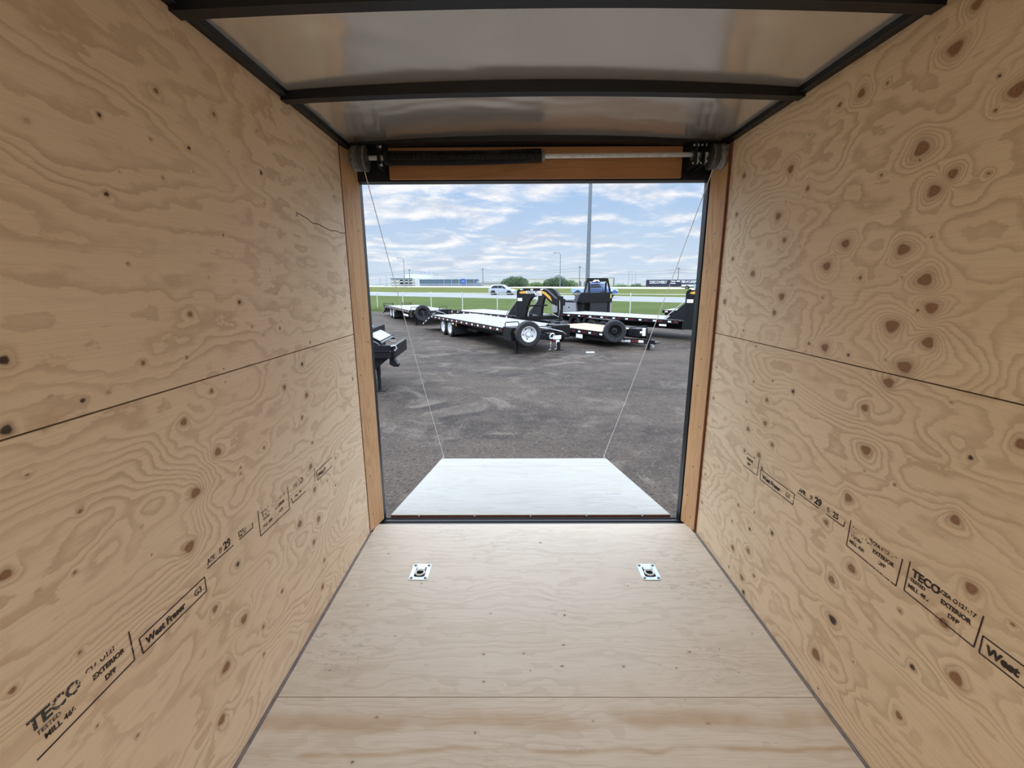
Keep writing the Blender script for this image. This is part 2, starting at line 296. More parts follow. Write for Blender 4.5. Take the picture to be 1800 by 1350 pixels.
def panel(name, mat, parent, us, vs, to3d, knots, seed, ku=.9, kv=3.6, amp=5.0, thick=None, kamp=2.6):
    """a sheet as a fine grid; grain height and distance to each knot are stored per point and drawn by the material"""
    U, V = np.meshgrid(us, vs); u = U.ravel(); v = V.ravel(); nu, nv = len(us), len(vs)
    h = grain_field(u, v, seed, ku, kv, amp)
    kd = np.full(u.shape, 9.0); kk = np.zeros(u.shape); r = random.Random(seed)
    for (a, b, rad, dk) in knots:
        e = r.uniform(.8, 1.0); R = rad*1.0; sel = (abs(u-a) < rad*7+.02) & (abs(v-b) < rad*7+.02)
        if not sel.any(): continue
        du = (u[sel]-a)/R*e; dv = (v[sel]-b)/R*(1.12-.0*e)
        dd = np.hypot(du, dv)*(1+.10*np.sin(3*np.arctan2(dv, du)+r.uniform(0, 6)))
        h[sel] += (1 if r.random() < .8 else -1)*kamp*min(1.0, rad/.012)*np.exp(-(dd/2.5)**2)
        cur = kd[sel]; cl = dd < cur; cur[cl] = dd[cl]; kd[sel] = cur
        k2 = kk[sel]; k2[cl] = dk; kk[sel] = k2
    co = np.array(to3d(u, v), dtype=np.float64).T
    idx = np.arange(nu*nv).reshape(nv, nu)
    q = np.stack([idx[:-1,:-1], idx[:-1,1:], idx[1:,1:], idx[1:,:-1]], -1).reshape(-1, 4)
    a, b, c = co[idx[0,0]], co[idx[0,-1]], co[idx[-1,0]]
    n = np.cross(b-a, c-a); n /= np.linalg.norm(n)
    # back and edges of the sheet
    t = np.array(thick, dtype=np.float64); back = co[[idx[0,0], idx[0,-1], idx[-1,-1], idx[-1,0]]] + t
    b0 = nu*nv; f4 = [idx[0,0], idx[0,-1], idx[-1,-1], idx[-1,0]]
    allco = np.vstack([co, back, co[f4]])
    ex = [(b0+3, b0+2, b0+1, b0)] + [(b0+4+k, b0+4+(k+1) % 4, b0+(k+1) % 4, b0+k) for k in range(4)]
    me = bpy.data.meshes.new(name); me.from_pydata(allco.tolist(), [], q.tolist()+ex)
    for nm, arr in (('grain', h), ('knot', kd), ('kdark', kk)):
        at = me.attributes.new(nm, 'FLOAT', 'POINT'); full = np.concatenate([arr, np.full(8, 9.0 if nm == 'knot' else 0.0)]).astype(np.float32)
        at.data.foreach_set('value', full)
    me.materials.append(mat); me.update()
    o = bpy.data.objects.new(name, me); C.collection.objects.link(o)
    if parent: o.parent = parent
    return o

M_plyL = wood('plywood_left', (.76,.60,.415), (.68,.50,.325), (.42,.265,.155), 'Y', linestr=.50, tick=.25)
M_plyR = wood('plywood_right', (.76,.60,.405), (.68,.50,.31), (.40,.255,.14), 'Y', linestr=.50, tick=.35)
M_plyF = wood('plywood_floor', (.64,.555,.445), (.58,.49,.375), (.40,.30,.20), 'X', linestr=.28, kcol=(.16,.08,.035), halo=.2, tick=.85, fib=1.0, rough=.55, jag=.5, scuff=.38)
M_plyRamp = wood('plywood_ramp', (.335,.325,.285), (.305,.295,.25), (.17,.15,.115), 'X', attr=False, linestr=.3, fib=.9, tick=1.0)
M_board = wood('edge_board', (.60,.37,.19), (.53,.31,.15), (.34,.175,.075), 'Z', attr=False, linestr=.5, freq=1.4, tick=.2)
M_hboard = wood('header_board', (.42,.21,.09), (.36,.17,.07), (.26,.115,.045), 'X', attr=False, linestr=.35)

XL, XR, ZC, YD = -.8895, 1.1092, 2.186, 2.43
def seq(*segs):
    out = []
    for a, b, st in segs:
        k = max(1, int(round((b-a)/st))); out += [a+(b-a)*i/k for i in range(k)]
    return np.array(out+[segs[-1][1]])
YB = -2.4
wl = MB().box(XL-.06, XL-.016, YB, 2.60, -.16, 2.19).build('wall_left', M_black2); tag(wl, kind='structure')
wr = MB().box(XR+.016, XR+.06, -.55, 2.60, -.16, 2.19).box(XR+.016, XR+.06, YB, -1.6, -.16, 2.19).box(XR+.016, XR+.06, -1.6, -.55, 2.02, 2.19).box(XR+.016, XR+.06, -1.6, -.55, -.16, 0).build('wall_right', M_black2); tag(wr, kind='structure')  # unseen doorway gap added behind the camera to let daylight in
tag(MB().box(XL-.06, XR+.06, YB-.06, YB-.002, -.16, 2.3).build('wall_back', M_wall_w), kind='structure')
low, upp = (.004, 1.2185), (1.2225, ZC)
ys_ = seq((YB, .45, .06), (.45, YD, .006))
fL = lambda u, v: (np.full_like(u, XL), u, v); fR = lambda u, v: (np.full_like(u, XR), u, v)
pLl = panel('lower_plywood_panel', M_plyL, wl, ys_, seq((*low, .006)), fL, [k for k in KL if k[1] < 1.22], 21, ku=1.3, kv=3.2, amp=6.0, thick=(-.0125, 0, 0))
pLu = panel('upper_plywood_panel', M_plyL, wl, ys_, seq((*upp, .006)), fL, [k for k in KL if k[1] >= 1.22], 32, ku=.42, kv=3.2, amp=4.2, thick=(-.0125, 0, 0), kamp=1.6)
ysr = seq((-.53, .45, .05), (.45, YD, .006))
pRl = panel('lower_plywood_panel', M_plyR, wr, ysr, seq((*low, .006)), fR, [k for k in KR if k[1] < 1.22], 43, ku=1.2, kv=3.4, amp=5.5, thick=(.0125, 0, 0))
pRu = panel('upper_plywood_panel', M_plyR, wr, ysr, seq((*upp, .006)), fR, [k for k in KR if k[1] >= 1.22], 57, ku=1.5, kv=3.0, amp=4.0, thick=(.0125, 0, 0), kamp=5.0)
MB().box(XR, XR+.0125, YB, -1.62, .004, ZC).build('front_plywood_panel', M_board, wr)
fx = seq((XL+.012, XR-.012, .0085))
ff = lambda u, v: (u, v, np.zeros_like(u))
flo = MB().box(XL, XR, YB, 2.53, -.16, -.02).build('floor', M_black2); tag(flo, kind='structure')
panel('rear_floor_sheet', M_plyF, flo, fx, seq((1.329, 2.534, .007)), ff, [(k[0], k[1], k[2], k[3]) for k in KF if k[1] > 1.328], 71, ku=.35, kv=5.5, amp=2.6, thick=(0, 0, -.018), kamp=.7)
panel('middle_floor_sheet', M_plyF, flo, fx, seq((.108, .5, .05), (.5, 1.3255, .007)), ff, [k for k in KF if k[1] < 1.326], 83, ku=.45, kv=6.0, amp=3.4, thick=(0, 0, -.018), kamp=.8)
MB().box(XL+.012, XR-.012, YB, .106, -.018, 0).build('front_floor_sheet', M_plyRamp, flo)
for x in (XL, XR-.012):
    tag(MB().box(x, x+.012, YB, YD+.01, -.015, .0025).build('trim_1' if x < 0 else 'trim_2', M_caulk), kind='structure')
# a long crack in the upper left sheet
ck = [(1.90,1.777),(2.00,1.764),(2.05,1.752),(2.10,1.757),(2.17,1.750),(2.24,1.744),(2.31,1.752),(2.36,1.747),(2.428,1.753)]
MB().tube([(XL+.0002, a, b) for a, b in ck], .0016, 6).build('crack', pbr('crack_shadowed_wood', (.05,.02,.01), .9), pLu)

# ------------------------------------------------------------------ grade stamps
def ink(name, thr, col=(.035,.022,.018)):
    m = bpy.data.materials.new(name); m.use_nodes = True; t = NT(m.node_tree)
    ob = t.n('ShaderNodeTexCoord').outputs['Object']
    a = t.noise(ob, 160, 3, .6); b = t.noise(ob, 14, 2, .5)
    f = t.ss(t.m('ADD', t.m('MULTIPLY', a, .55), t.m('MULTIPLY', b, .45)), thr-.03, thr+.05)
    d = t.n('ShaderNodeBsdfPrincipled', {'Base Color': col, 'Roughness': .8}); tr = t.n('ShaderNodeBsdfTransparent')
    mx = t.n('ShaderNodeMixShader', {0: f, 1: tr, 2: d})
    t.t.links.new(mx.outputs[0], t.n('ShaderNodeOutputMaterial').inputs[0]); return m
I1 = ink('stamp_ink', .40); I2 = ink('worn_stamp_ink', .475); I3 = ink('smudged_ink', .50, (.05,.05,.045))
class Stamp:
    """lettering and ruled lines of one stamp as one mesh per ink"""
    def __init__(s, side, parent): s.side = side; s.p = parent; s.x = (XL+.0006) if side == 'L' else (XR-.0006); s.sg = 1 if side == 'L' else -1
    def P(s, a, z): return (s.x, a, z)
    def line(s, mb, a0, z0, a1, z1, w=.0035):
        A = Vector((s.x, a0, z0)); B = Vector((s.x, a1, z1)); d = (B-A).normalized(); n = Vector((0, -d.z, d.y))*w/2; e = Vector((s.sg*.0003, 0, 0))
        mb.add([A-n, B-n, B+n, A+n, A-n+e, B-n+e, B+n+e, A+n+e], [(0,1,2,3),(4,5,6,7),(0,1,5,4),(1,2,6,5),(2,3,7,6),(3,0,4,7)])
    def txt(s, body, a, z, size, mat=None, bold=0, sx=1.0):
        text_obj(body, size, mat or I1, s.p, (s.x, a, z), (0, s.sg, 0), (0, 0, 1), 'stamp_lettering', ext=.0003, bold=bold, sx=sx)
    def lines(s, segs, mat=None):
        mb = MB()
        for g in segs: s.line(mb, *g)
        mb.build('stamp_rule', mat or I1, s.p)
L = Stamp('L', pLl); R = Stamp('R', pRl)
# left wall, near to far
L.lines([(.64,.622,.857,.630),(.857,.630,.858,.706)], I1)
L.txt('TECO', .640, .680, .036, I3, .0012, 1.05); L.txt('TESTED', .650, .664, .013, I3); L.txt('MILL 460', .660, .645, .016, I2, .0004); L.txt('CSA O121', .752, .694, .0155, I2, .0004)
L.txt('EXTERIOR', .763, .670, .0165, I1, .0006); L.txt('DFP', .786, .646, .016, I2, .0006)
L.lines([(.878,.668,1.103,.669),(1.103,.669,1.102,.624),(1.102,.624,.880,.625),(.880,.625,.878,.668)])
L.txt('West Fraser', .894, .637, .025, I1, .0011, 1.0); L.txt('G3', 1.057, .638, .024, I1, .0004)
L.lines([(1.119,.685,1.24,.683),(1.27,.683,1.345,.682),(1.345,.682,1.345,.70)])
L.txt('AFR', 1.122, .694, .022, I2, .0006); L.txt('II', 1.175, .694, .026, I2); L.txt('29', 1.196, .693, .034, I1, .0012); L.txt('I25I', 1.268, .690, .028, I2, .0006)
L.lines([(1.384,.722,1.380,.628),(1.380,.628,1.582,.623),(1.582,.623,1.586,.714)])
L.txt('TECO', 1.40, .686, .030, I3, .0008); L.txt('TESTED', 1.40, .670, .014, I2); L.txt('MILL 480', 1.40, .645, .016, I3)
L.txt('CSA O121-17', 1.472, .694, .0155, I3); L.txt('EXTERIOR', 1.48, .670, .0155, I2, .0003); L.txt('DFP', 1.51, .646, .016, I2)
L.lines([(1.60,.66,1.612,.632),(1.612,.632,1.72,.631),(1.822,.693,1.809,.630)])
L.txt('TECO', 1.625, .68, .032, I3, .0008); L.txt('MILL 480', 1.63, .645, .016, I2)
L.lines([(1.835,.669,2.0,.669),(1.835,.669,1.835,.626),(1.835,.626,2.0,.626)]); L.txt('West Fr', 1.845, .637, .025, I1, .0008)
# right wall, far to near
R.lines([(1.994,.627,1.873,.628),(1.873,.628,1.871,.706)], I1)
R.txt('A O121-17', 1.975, .692, .0155, I2, .0004); R.txt('TERIOR', 1.975, .668, .0165, I1, .0004); R.txt('DFP', 1.965, .645, .016, I2, .0004)
R.lines([(1.850,.667,1.847,.622),(1.850,.667,1.606,.668),(1.606,.668,1.608,.623),(1.608,.623,1.847,.622)])
R.txt('West Fraser', 1.832, .634, .026, I1, .001, 1.02); R.txt('G3', 1.662, .636, .024, I1, .0004)
R.lines([(1.592,.684,1.47,.682),(1.43,.681,1.345,.682),(1.345,.682,1.343,.70)])
R.txt('AFR', 1.585, .693, .022, I2, .0008); R.txt('II', 1.520, .693, .026, I2); R.txt('29', 1.495, .692, .036, I1, .0016); R.txt('II', 1.43, .692, .028, I2); R.txt('25', 1.400, .690, .028, I1, .0008)
for a0, k in ((1.320, 0), (1.098, 1)):
    R.lines([(a0,.720,a0,.628),(a0,.628,a0-.196,.622),(a0-.196,.622,a0-.199,.712)])
    R.txt('TECO', a0-.012, .684, .031, I1 if k else I3, .0012); R.txt('TESTED', a0-.010, .668, .0135, I2, .0004); R.txt('MILL 480', a0-.008, .646, .0165, I2 if k else I3, .0004)
    R.txt('\u00b7', a0-.085, .693, .03, I1, .001); R.txt('CSA O121-17', a0-.094, .693, .0158, I2, .0006); R.txt('EXTERIOR', a0-.100, .669, .0168, I1, .0006); R.txt('DFP', a0-.124, .646, .0168, I1, .0005)
R.lines([(.890,.665,.889,.619),(.890,.665,.70,.665),(.889,.619,.70,.619)]); R.txt('West', .877, .631, .029, I1, .0014, 1.05)

# ------------------------------------------------------------------ roof, bows and rails
M_roof = bpy.data.materials.new('glossy_roof_sheet'); M_roof.use_nodes = True; t = NT(M_roof.node_tree)
ob = t.n('ShaderNodeTexCoord').outputs['Object']
p = t.n('ShaderNodeBsdfPrincipled', {'Base Color': (.74,.71,.66), 'Metallic': .75, 'Roughness': .20})
wv = t.noise(t.mapv(ob, (1.0, 1.6, 1)), 1.7, 2, .5, .3)
t.set(p, 'Normal', t.n('ShaderNodeBump', {'Height': wv, 'Strength': .35, 'Distance': .05}))
t.t.links.new(p.outputs[0], t.n('ShaderNodeOutputMaterial').inputs[0])
XM = (XL+XR)/2; HW = (XR-XL)/2
arch = lambda x, z0, c: z0 + c*(1-((x-XM)/HW)**2)
rf = MB(); NX = 28
for z, o_ in ((2.206, 0), (2.212, 1)):
    for y in (YB, 2.56):
        for i in range(NX+1):
            x = XL+.01+(2*HW-.02)*i/NX; rf.v.append((x, y, arch(x, z, .034)))
n_ = NX+1
for i in range(NX): rf.f += [(i, i+1, n_+i+1, n_+i), (2*n_+i, 3*n_+i, 3*n_+i+1, 2*n_+i+1)]
tag(rf.build('ceiling', M_roof, smooth=True), kind='structure')
def bow(y0, y1, name, zb=2.176, c=.022, top=.036):
    mb = MB(); P = [XL+.0+2*HW*i/NX for i in range(NX+1)]
    for dz in (0, top):
        for y in (y0, y1):
            for x in P: mb.v.append((x, y, arch(x, zb+dz, c+.010*(dz > 0))))
    q = NX+1
    for i in range(NX):
        mb.f += [(i, i+1, q+i+1, q+i), (2*q+i, 2*q+i+1, 3*q+i+1, 3*q+i), (i, i+1, 2*q+i+1, 2*q+i), (q+i, q+i+1, 3*q+i+1, 3*q+i)]
    return mb.build(name, M_black, smooth=False)
bows = []
for k, (y, lab) in enumerate([(1.892, 'black arched roof bow, the one nearest the rear opening'), (1.335, 'black arched roof bow across the top edge of the view'), (.77, None), (.19, None), (-.39, None), (-.97, None), (-1.55, None), (-2.1, None)]):
    b = bow(y-.022, y+.022, 'roof_bow'); tag(b, lab or 'black arched roof bow overhead, out of view beyond the top edge', 'roof bow', 'arched roof bows')
tag(bow(2.50, 2.56, 'trim_3', 2.200, .012, .03), kind='structure')
for x0, x1, nm in ((XL-.06, XL+.030, 'trim_4'), (XR-.030, XR+.06, 'trim_5')):
    tag(MB().box(x0, x1, YB, 2.60, ZC+.001, 2.26).build(nm, M_black, bevel=.003), kind='structure')

# ------------------------------------------------------------------ rear frame and opening
XIL, YIL, XIR, YIR = -.8506, 2.5973, 1.0673, 2.571
def jamb(name, x0, y0, x1, y1, sg):
    d = Vector((x1-x0, y1-y0, 0)); nn = Vector((-d.y, d.x, 0)).normalized()*.016*sg
    mb = MB(); pts = [(x0, y0), (x1, y1), (x1+nn.x, y1+nn.y), (x0+nn.x, y0+nn.y)]
    mb.prism(pts, 0.001, 2.182, 'xy')
    return mb.build(name, M_board, bevel=.0015)
jl = jamb('trim_6', XL+.001, YD+.012, XIL, YIL, 1); tag(jl, kind='structure')
jr = jamb('trim_7', XR-.001, YD+.006, XIR, YIR, -1); tag(jr, kind='structure')
for x, nm in ((XL, 'trim_8'), (XR, 'trim_9')):
    tag(MB().box(x-.012, x+.012 if x > 0 else x+.002, YD+.0005, YD+.008, .001, 2.182).build(nm, M_redwood), kind='structure')
# screws in the jamb boards
for (xa, ya, xb, yb, par, zs) in ((XL, YD+.01, XIL, YIL, jl, ((.3,.35),(.75,1.78),(.6,1.3),(.2,.98),(.8,1.16),(.25,.1))), (XR, YD+.006, XIR, YIR, jr, ((.25,1.9),(.5,1.75),(.75,1.55),(.3,1.28),(.7,.9),(.35,.66),(.5,.4),(.7,.2),(.4,.07),(.6,1.06),(.2,1.45)))):
    for t_, z in zs:
        x = xa+(xb-xa)*t_; y = ya+(yb-ya)*t_; n = Vector((yb-ya, xa-xb, 0)).normalized()*(1 if xa < 0 else -1)
        MB().cyl(Vector((x, y, z))-n*.004, Vector((x, y, z))+n*.001, .005, 10).build('screw', M_darkgalv, par)
tag(MB().box(XL-.06, XIL-.004, 2.601, 2.66, -.16, 2.26).build('trim_10', M_black, bevel=.004), kind='structure')
tag(MB().box(XIR+.004, XR+.06, 2.601, 2.66, -.16, 2.26).build('trim_11', M_black, bevel=.004), kind='structure')
tag(MB().box(XIL-.03, XIR+.03, 2.587, 2.66, 2.038, 2.30).build('trim_12', M_black, bevel=.003), kind='structure')
tag(MB().box(XL-.06, XR+.06, 2.563, 2.585, 2.236, 2.32).box(XL-.06, XR+.06, YB-.06, 2.66, 2.262, 2.32).build('trim_13', M_black2), kind='structure')
tag(MB().box(-.672, .905, 2.566, 2.5865, 2.046, 2.2025).build('spring_header_board', M_hboard, bevel=.001), 'brown wooden backing board above the rear opening, behind the spring', 'board')
# threshold
tag(MB().box(XL, XR, 2.535, 2.562, -.16, -.006).box(XIL, XIR, 2.562, 2.60, -.16, -.014).box(XIL, XIR, 2.572, 2.580, -.014, -.004).box(XIL, XIR, 2.600, 2.625, -.16, -.020).build('trim_14', M_black, bevel=.001), kind='structure')

# ------------------------------------------------------------------ counterbalance spring, shaft, drums
HY, HZ = 2.475, 2.131
sp = empty('counterbalance_spring', (0, 0, 0), label='black coiled counterbalance spring on a steel shaft above the rear opening', cat='spring')
MB().cyl((-.838, HY, HZ-.003), (1.085, HY, HZ+.006), .0115, 16).build('shaft', M_galv, sp, smooth=True)
coil = []; N = 118
for i in range(N*12+1):
    a = 2*PI*i/12; s = i/(N*12); x = -.655+.80*s
    coil.append((x, HY+.033*math.cos(a), HZ-.004-.004*math.sin(PI*s)+.008*s+.033*math.sin(a)))
MB().tube(coil, .0031, 5).build('spring_coil', M_black2, sp, smooth=True)
MB().cyl((.135, HY, HZ+.002), (.162, HY, HZ+.002), .024, 16).cyl((.150, HY-.028, HZ), (.150, HY+.028, HZ), .005, 8).build('winding_cone', M_darkgalv, sp)
MB().cyl((-.668, HY, HZ-.002), (-.652, HY, HZ-.002), .035, 16).build('anchor_cone', M_black2, sp)
def bearing(x, par, sg):
    mb = MB(); mb.box(x-.002, x+.002, HY-.06, 2.586, HZ-.058, HZ+.058); mb.box(min(x, x+sg*.03), max(x, x+sg*.03), 2.580, 2.5862, HZ-.075, HZ+.06)
    b = mb.build('bearing_bracket', M_black2, par, bevel=.001)
    MB().cyl((x-.006, HY, HZ), (x+.006, HY, HZ), .022, 16).build('bearing', M_darkgalv, b)
    for dz in (-.042, .042):
        MB().cyl((x-.010, HY-.028, HZ+dz), (x+.016, HY-.028, HZ+dz), .005, 8).cyl((x+.010, HY-.028, HZ+dz), (x+.016, HY-.028, HZ+dz), .008, 6).build('bolt', M_zinc, b)
bearing(-.69, sp, 1); bearing(.925, sp, -1); bearing(.965, sp, 1)
for x in (.945, .985):
    MB().box(x-.008, x+.008, HY-.016, HY-.010, HZ-.030, HZ+.012).box(x-.008, x+.008, HY-.03, HY-.010, HZ-.036, HZ-.030).build('clip', M_zinc, sp)
def drum(x0, x1, par):
    d = MB(); pr = [(.012, 0)]; L_ = abs(x1-x0); s = 1 if x1 > x0 else -1; n = 10
    for i in range(n):
        a = L_*.05+L_*.66*i/n; pr += [(.056, a), (.060, a+L_*.66/n*.5)]
    pr += [(.056, L_*.72), (.062, L_*.74), (.062, L_*.86), (.050, L_*.92), (.030, L_*.94), (.012, L_)]
    d.lathe(pr, (x0, HY, HZ-.006), (s, 0, 0), 32); o = d.build('cable_drum', M_darkgalv, par, smooth=True)
    cb = MB(); pts = []
    for i in range(40):
        a = 2*PI*i/10; pts.append((x0+s*L_*(.1+.35*i/40), HY+.0605*math.cos(a), HZ-.006+.0605*math.sin(a)))
    cb.tube(pts, .0014, 5); cb.build('wound_cable', M_galv, o); return o
drum(-.838, -.748, sp); drum(1.088, 1.000, sp)

# ------------------------------------------------------------------ ramp door lowered to the ground
RY0, RZ0, RY1, RZ1 = 2.655, -.004, 4.66, -.425
rd = empty('ramp_door', (.105, RY0, RZ0), label='white plywood-faced ramp door lowered onto the gravel behind the trailer', cat='ramp')
sl = math.atan2(RZ1-RZ0, RY1-RY0); RL = math.hypot(RY1-RY0, RZ1-RZ0)
rm = Matrix.Rotation(sl, 4, 'X')
MB().box(-.928, .926, 0, RL, -.018, 0, rm).build('ramp_deck', M_plyRamp, rd)
MB().box(-.935, .933, -.004, RL, -.060, -.0185, rm).build('ramp_frame', M_black, rd)
MB().box(-.935, .933, RL+.0005, RL+.004, -.060, .001, rm).build('edge_cap', M_black, rd)
MB().box(-.925, .924, -.0045, -.0008, -.016, -.001, rm).build('ramp_edge_veneer', M_redwood, rd)
MB().box(-.925, .925, RL*.79, RL*.79+.003, .0001, .0006, rm).build('sheet_joint', M_caulk, rd)
hg = MB().cyl((-.965, -.016, -.022), (.955, -.016, -.022), .011, 12); hg.box(-.95, .94, -.018, -.004, -.045, -.030); hg.build('hinge', M_black, rd)
for x in (-.74, -.37, 0, .37, .74): MB().cyl((x, -.012, -.006), (x, -.005, -.006), .005, 8).build('bolt', M_zinc, rd)
for x in (-.905, .902):
    q = Vector((x, RL-.03, 0)); MB().box(x-.012, x+.012, RL-.055, RL-.012, .0, .004, rm).cyl(rm @ (q+Vector((0,0,.002))), rm @ (q+Vector((0,0,.045))), .006, 8).build('cable_anchor', M_galv, rd)
text_obj('CHARGER', .05, ink('faint_ink', .47, (.35,.36,.40)), rd, rm @ Vector((.50, .50, .0006)), (1,0,0), rm.to_3x3() @ Vector((0,1,0)), 'faint_stamp', ext=.0003)
ends = [rd.matrix_basis @ (rm @ Vector((x, RL-.03, .045))) for x in (-.905, .902)]
W_cable = pbr('wire_rope', (.78,.76,.70), .5, .2)
for (a, b, lab) in (((-.800, HY+.056, HZ-.03), ends[0], 'thin steel lift cable from the left drum to the ramp\'s far left corner'), ((1.066, HY+.056, HZ-.03), ends[1], 'thin steel lift cable from the right drum to the ramp\'s far right corner')):
    a = Vector(a); b = Vector(b); pts = [a.lerp(b, i/24)-Vector((0, 0, .03*math.sin(PI*i/24))) for i in range(25)]
    tag(MB().tube(pts, .0025, 6).build('lift_cable', W_cable), lab, 'cable', 'ramp lift cables')

# ------------------------------------------------------------------ floor tie-down rings
def dring(x, y, label):
    o = empty('tie_down_ring', (x, y, 0), label=label, cat='tie-down ring', group='recessed rings in the floor')
    w, l, r = .049, .066, .013; out = []
    for cx, cy, a0 in ((w-r, l-r, 0), (-w+r, l-r, 90), (-w+r, -l+r, 180), (w-r, -l+r, 270)):
        for k in range(5): a = math.radians(a0+k*22.5); out.append((cx+r*math.cos(a), cy+r*math.sin(a)))
    inn = []
    for px, py in out:    # keyhole recess: round in front, square behind
        a = math.atan2(py+.012, px); c, s = math.cos(a), math.sin(a)
        if py+.012 > .012: k = min(.027/max(abs(c), 1e-3), .050/max(abs(s), 1e-3))
        else: k = .0375
        inn.append((c*k, -.012+s*k))
    mb = MB(); n = len(out)
    mb.v = [(a, b, .0002) for a, b in out]+[(a, b, .0035) for a, b in out]+[(a, b, .0035) for a, b in inn]+[(a, b, .0002) for a, b in inn]
    for i in range(n):
        j = (i+1) % n; mb.f += [(i, j, n+j, n+i), (n+i, n+j, 2*n+j, 2*n+i), (2*n+i, 2*n+j, 3*n+j, 3*n+i)]
    pl = mb.build('plate', M_zinc, o)
    MB().prism([(a*1.03, b*1.03) for a, b in inn], .0003, .0008, 'xy').build('recess', M_black2, o)
    ring = [(.0225*math.sin(a), -.012-.0225*math.cos(a), .0075) for a in [math.radians(-130+i*260/16) for i in range(17)]]
    MB().tube(ring+[(-.012, .012, .0075)][:0], .0048, 8).cyl((-.021, .006, .0075), (.021, .006, .0075), .0048, 8).build('ring', M_white, o, smooth=True)
    MB().box(-.022, .022, .014, .030, .0036, .009).build('ring_clamp', M_zinc, o, bevel=.001)
    for sx in (-1, 1):
        for sy in (-1, 1):
            MB().lathe([(0, .004), (.004, .0038), (.0078, .002), (.0084, 0)], (sx*.036, sy*.052, .0035), (0, 0, 1), 14).build('rivet', M_darkgalv, o, smooth=True)
    return o
dring(-.500, 2.052, 'recessed zinc tie-down ring in the plywood floor, the left one')
dring(.706, 2.050, 'recessed zinc tie-down ring in the plywood floor, the right one')
# added fill lamp and its base, out of view behind the viewer
dm = empty('fill_lamp', (XM, -1.68, 2.165), label='slim white added fill lamp on the ceiling behind the viewer', cat='lamp')
MB().box(-.32, .32, -.66, .66, .006, .04).build('fill_lamp_base', M_white, dm, bevel=.004)
dlo = bpy.data.objects.new('fill_lamp_glow', FILL_LAMP); C.collection.objects.link(dlo); dlo.parent = dm; dlo.location = (0, 0, 0)

# ================================================================== OUTSIDE
# ------------------------------------------------------------------ ground strips
def terrain_line(a, b, za, zb, ext=3.0, n=40):
    """points on a straight line through a and b, carried on past both"""
    out = []
    for i in range(n+1):
        t = -ext+(1+2*ext)*i/n
        out.append((a[0]+(b[0]-a[0])*t, a[1]+(b[1]-a[1])*t, za+(zb-za)*max(-.6, min(1.6, t))))
    return out
def strip(name, la, lb, mat, sub=6, rough=0.0, **k):
    mb = MB(); n = len(la)
    for j in range(sub+1):
        s = j/sub
        for i in range(n):
            p = [la[i][q]*(1-s)+lb[i][q]*s for q in range(3)]
            p[2] += rough*rnd.uniform(-1, 1) if 0 < j < sub else 0
            mb.v.append(tuple(p))
    for j in range(sub):
        for i in range(n-1): mb.f.append((j*n+i, j*n+i+1, (j+1)*n+i+1, (j+1)*n+i))
    o = mb.build(name, mat, smooth=True); return tag(o, **k)
# gravel
mg = bpy.data.materials.new('packed_gravel'); mg.use_nodes = True; t = NT(mg.node_tree)
ob = t.n('ShaderNodeTexCoord').outputs['Object']
big = t.noise(t.mapv(ob, (.35, .8, 1)), .55, 4, .6, .4); mid = t.noise(ob, 3.1, 5, .62, .3); fin = t.noise(ob, 28, 4, .65)
vo = t.n('ShaderNodeTexVoronoi', {'Vector': ob, 'Scale': 42.0}); vo2 = t.n('ShaderNodeTexVoronoi', {'Vector': ob, 'Scale': 17.0, 'Randomness': 1.0})
c = t.mix(t.ss(big, .38, .62), (.027,.020,.0155), (.078,.059,.044))
c = t.mix(t.ss(mid, .35, .72, 0, .7), c, (.092,.071,.054))
c = t.mix(t.m('MULTIPLY', t.ss(t.noise(ob, .9, 3, .6, 1.2), .53, .68), .8), c, (.14,.115,.09))
c = t.mix(t.ss(fin, .35, .7, 0, .55), c, (.024,.019,.016))
sepc = t.n('ShaderNodeSeparateColor', {0: vo.outputs['Color']})
c = t.mix(t.m('MULTIPLY', t.ss(sepc.outputs[0], .80, .95), t.ss(vo.outputs['Distance'], .45, .25, 0, 1)), c, (.15,.13,.11))
c = t.mix(t.m('MULTIPLY', t.ss(sepc.outputs[1], .8, .95), .6), c, (.018,.016,.015))
p = t.n('ShaderNodeBsdfPrincipled', {'Base Color': c, 'Roughness': .88, 'Specular IOR Level': .25})
hh = t.m('ADD', t.m('MULTIPLY', vo.outputs['Distance'], -.6), t.m('MULTIPLY', fin, .8))
t.set(p, 'Normal', t.n('ShaderNodeBump', {'Height': hh, 'Strength': .6, 'Distance': .02}))
t.t.links.new(p.outputs[0], t.n('ShaderNodeOutputMaterial').inputs[0])
def grassmat(name, a, b, c3):
    m = bpy.data.materials.new(name); m.use_nodes = True; t = NT(m.node_tree)
    ob = t.n('ShaderNodeTexCoord').outputs['Object']
    c = t.mix(t.ss(t.noise(t.mapv(ob, (.25, .7, 1)), .35, 4, .6), .35, .65), a, b)
    c = t.mix(t.ss(t.noise(ob, 3.5, 5, .7), .4, .75, 0, .7), c, c3)
    p = t.n('ShaderNodeBsdfPrincipled', {'Base Color': c, 'Roughness': .95, 'Specular IOR Level': .1})
    t.set(p, 'Normal', t.n('ShaderNodeBump', {'Height': t.noise(ob, 9, 4, .7), 'Strength': .8, 'Distance': .15}))
    t.t.links.new(p.outputs[0], t.n('ShaderNodeOutputMaterial').inputs[0]); return m
G1 = grassmat('ditch_grass', (.068,.098,.022), (.095,.120,.030), (.042,.068,.016))
G2 = grassmat('median_grass', (.085,.105,.024), (.125,.132,.038), (.060,.082,.018))
G3 = grassmat('far_field_grass', (.075,.10,.035), (.10,.12,.05), (.05,.075,.03))
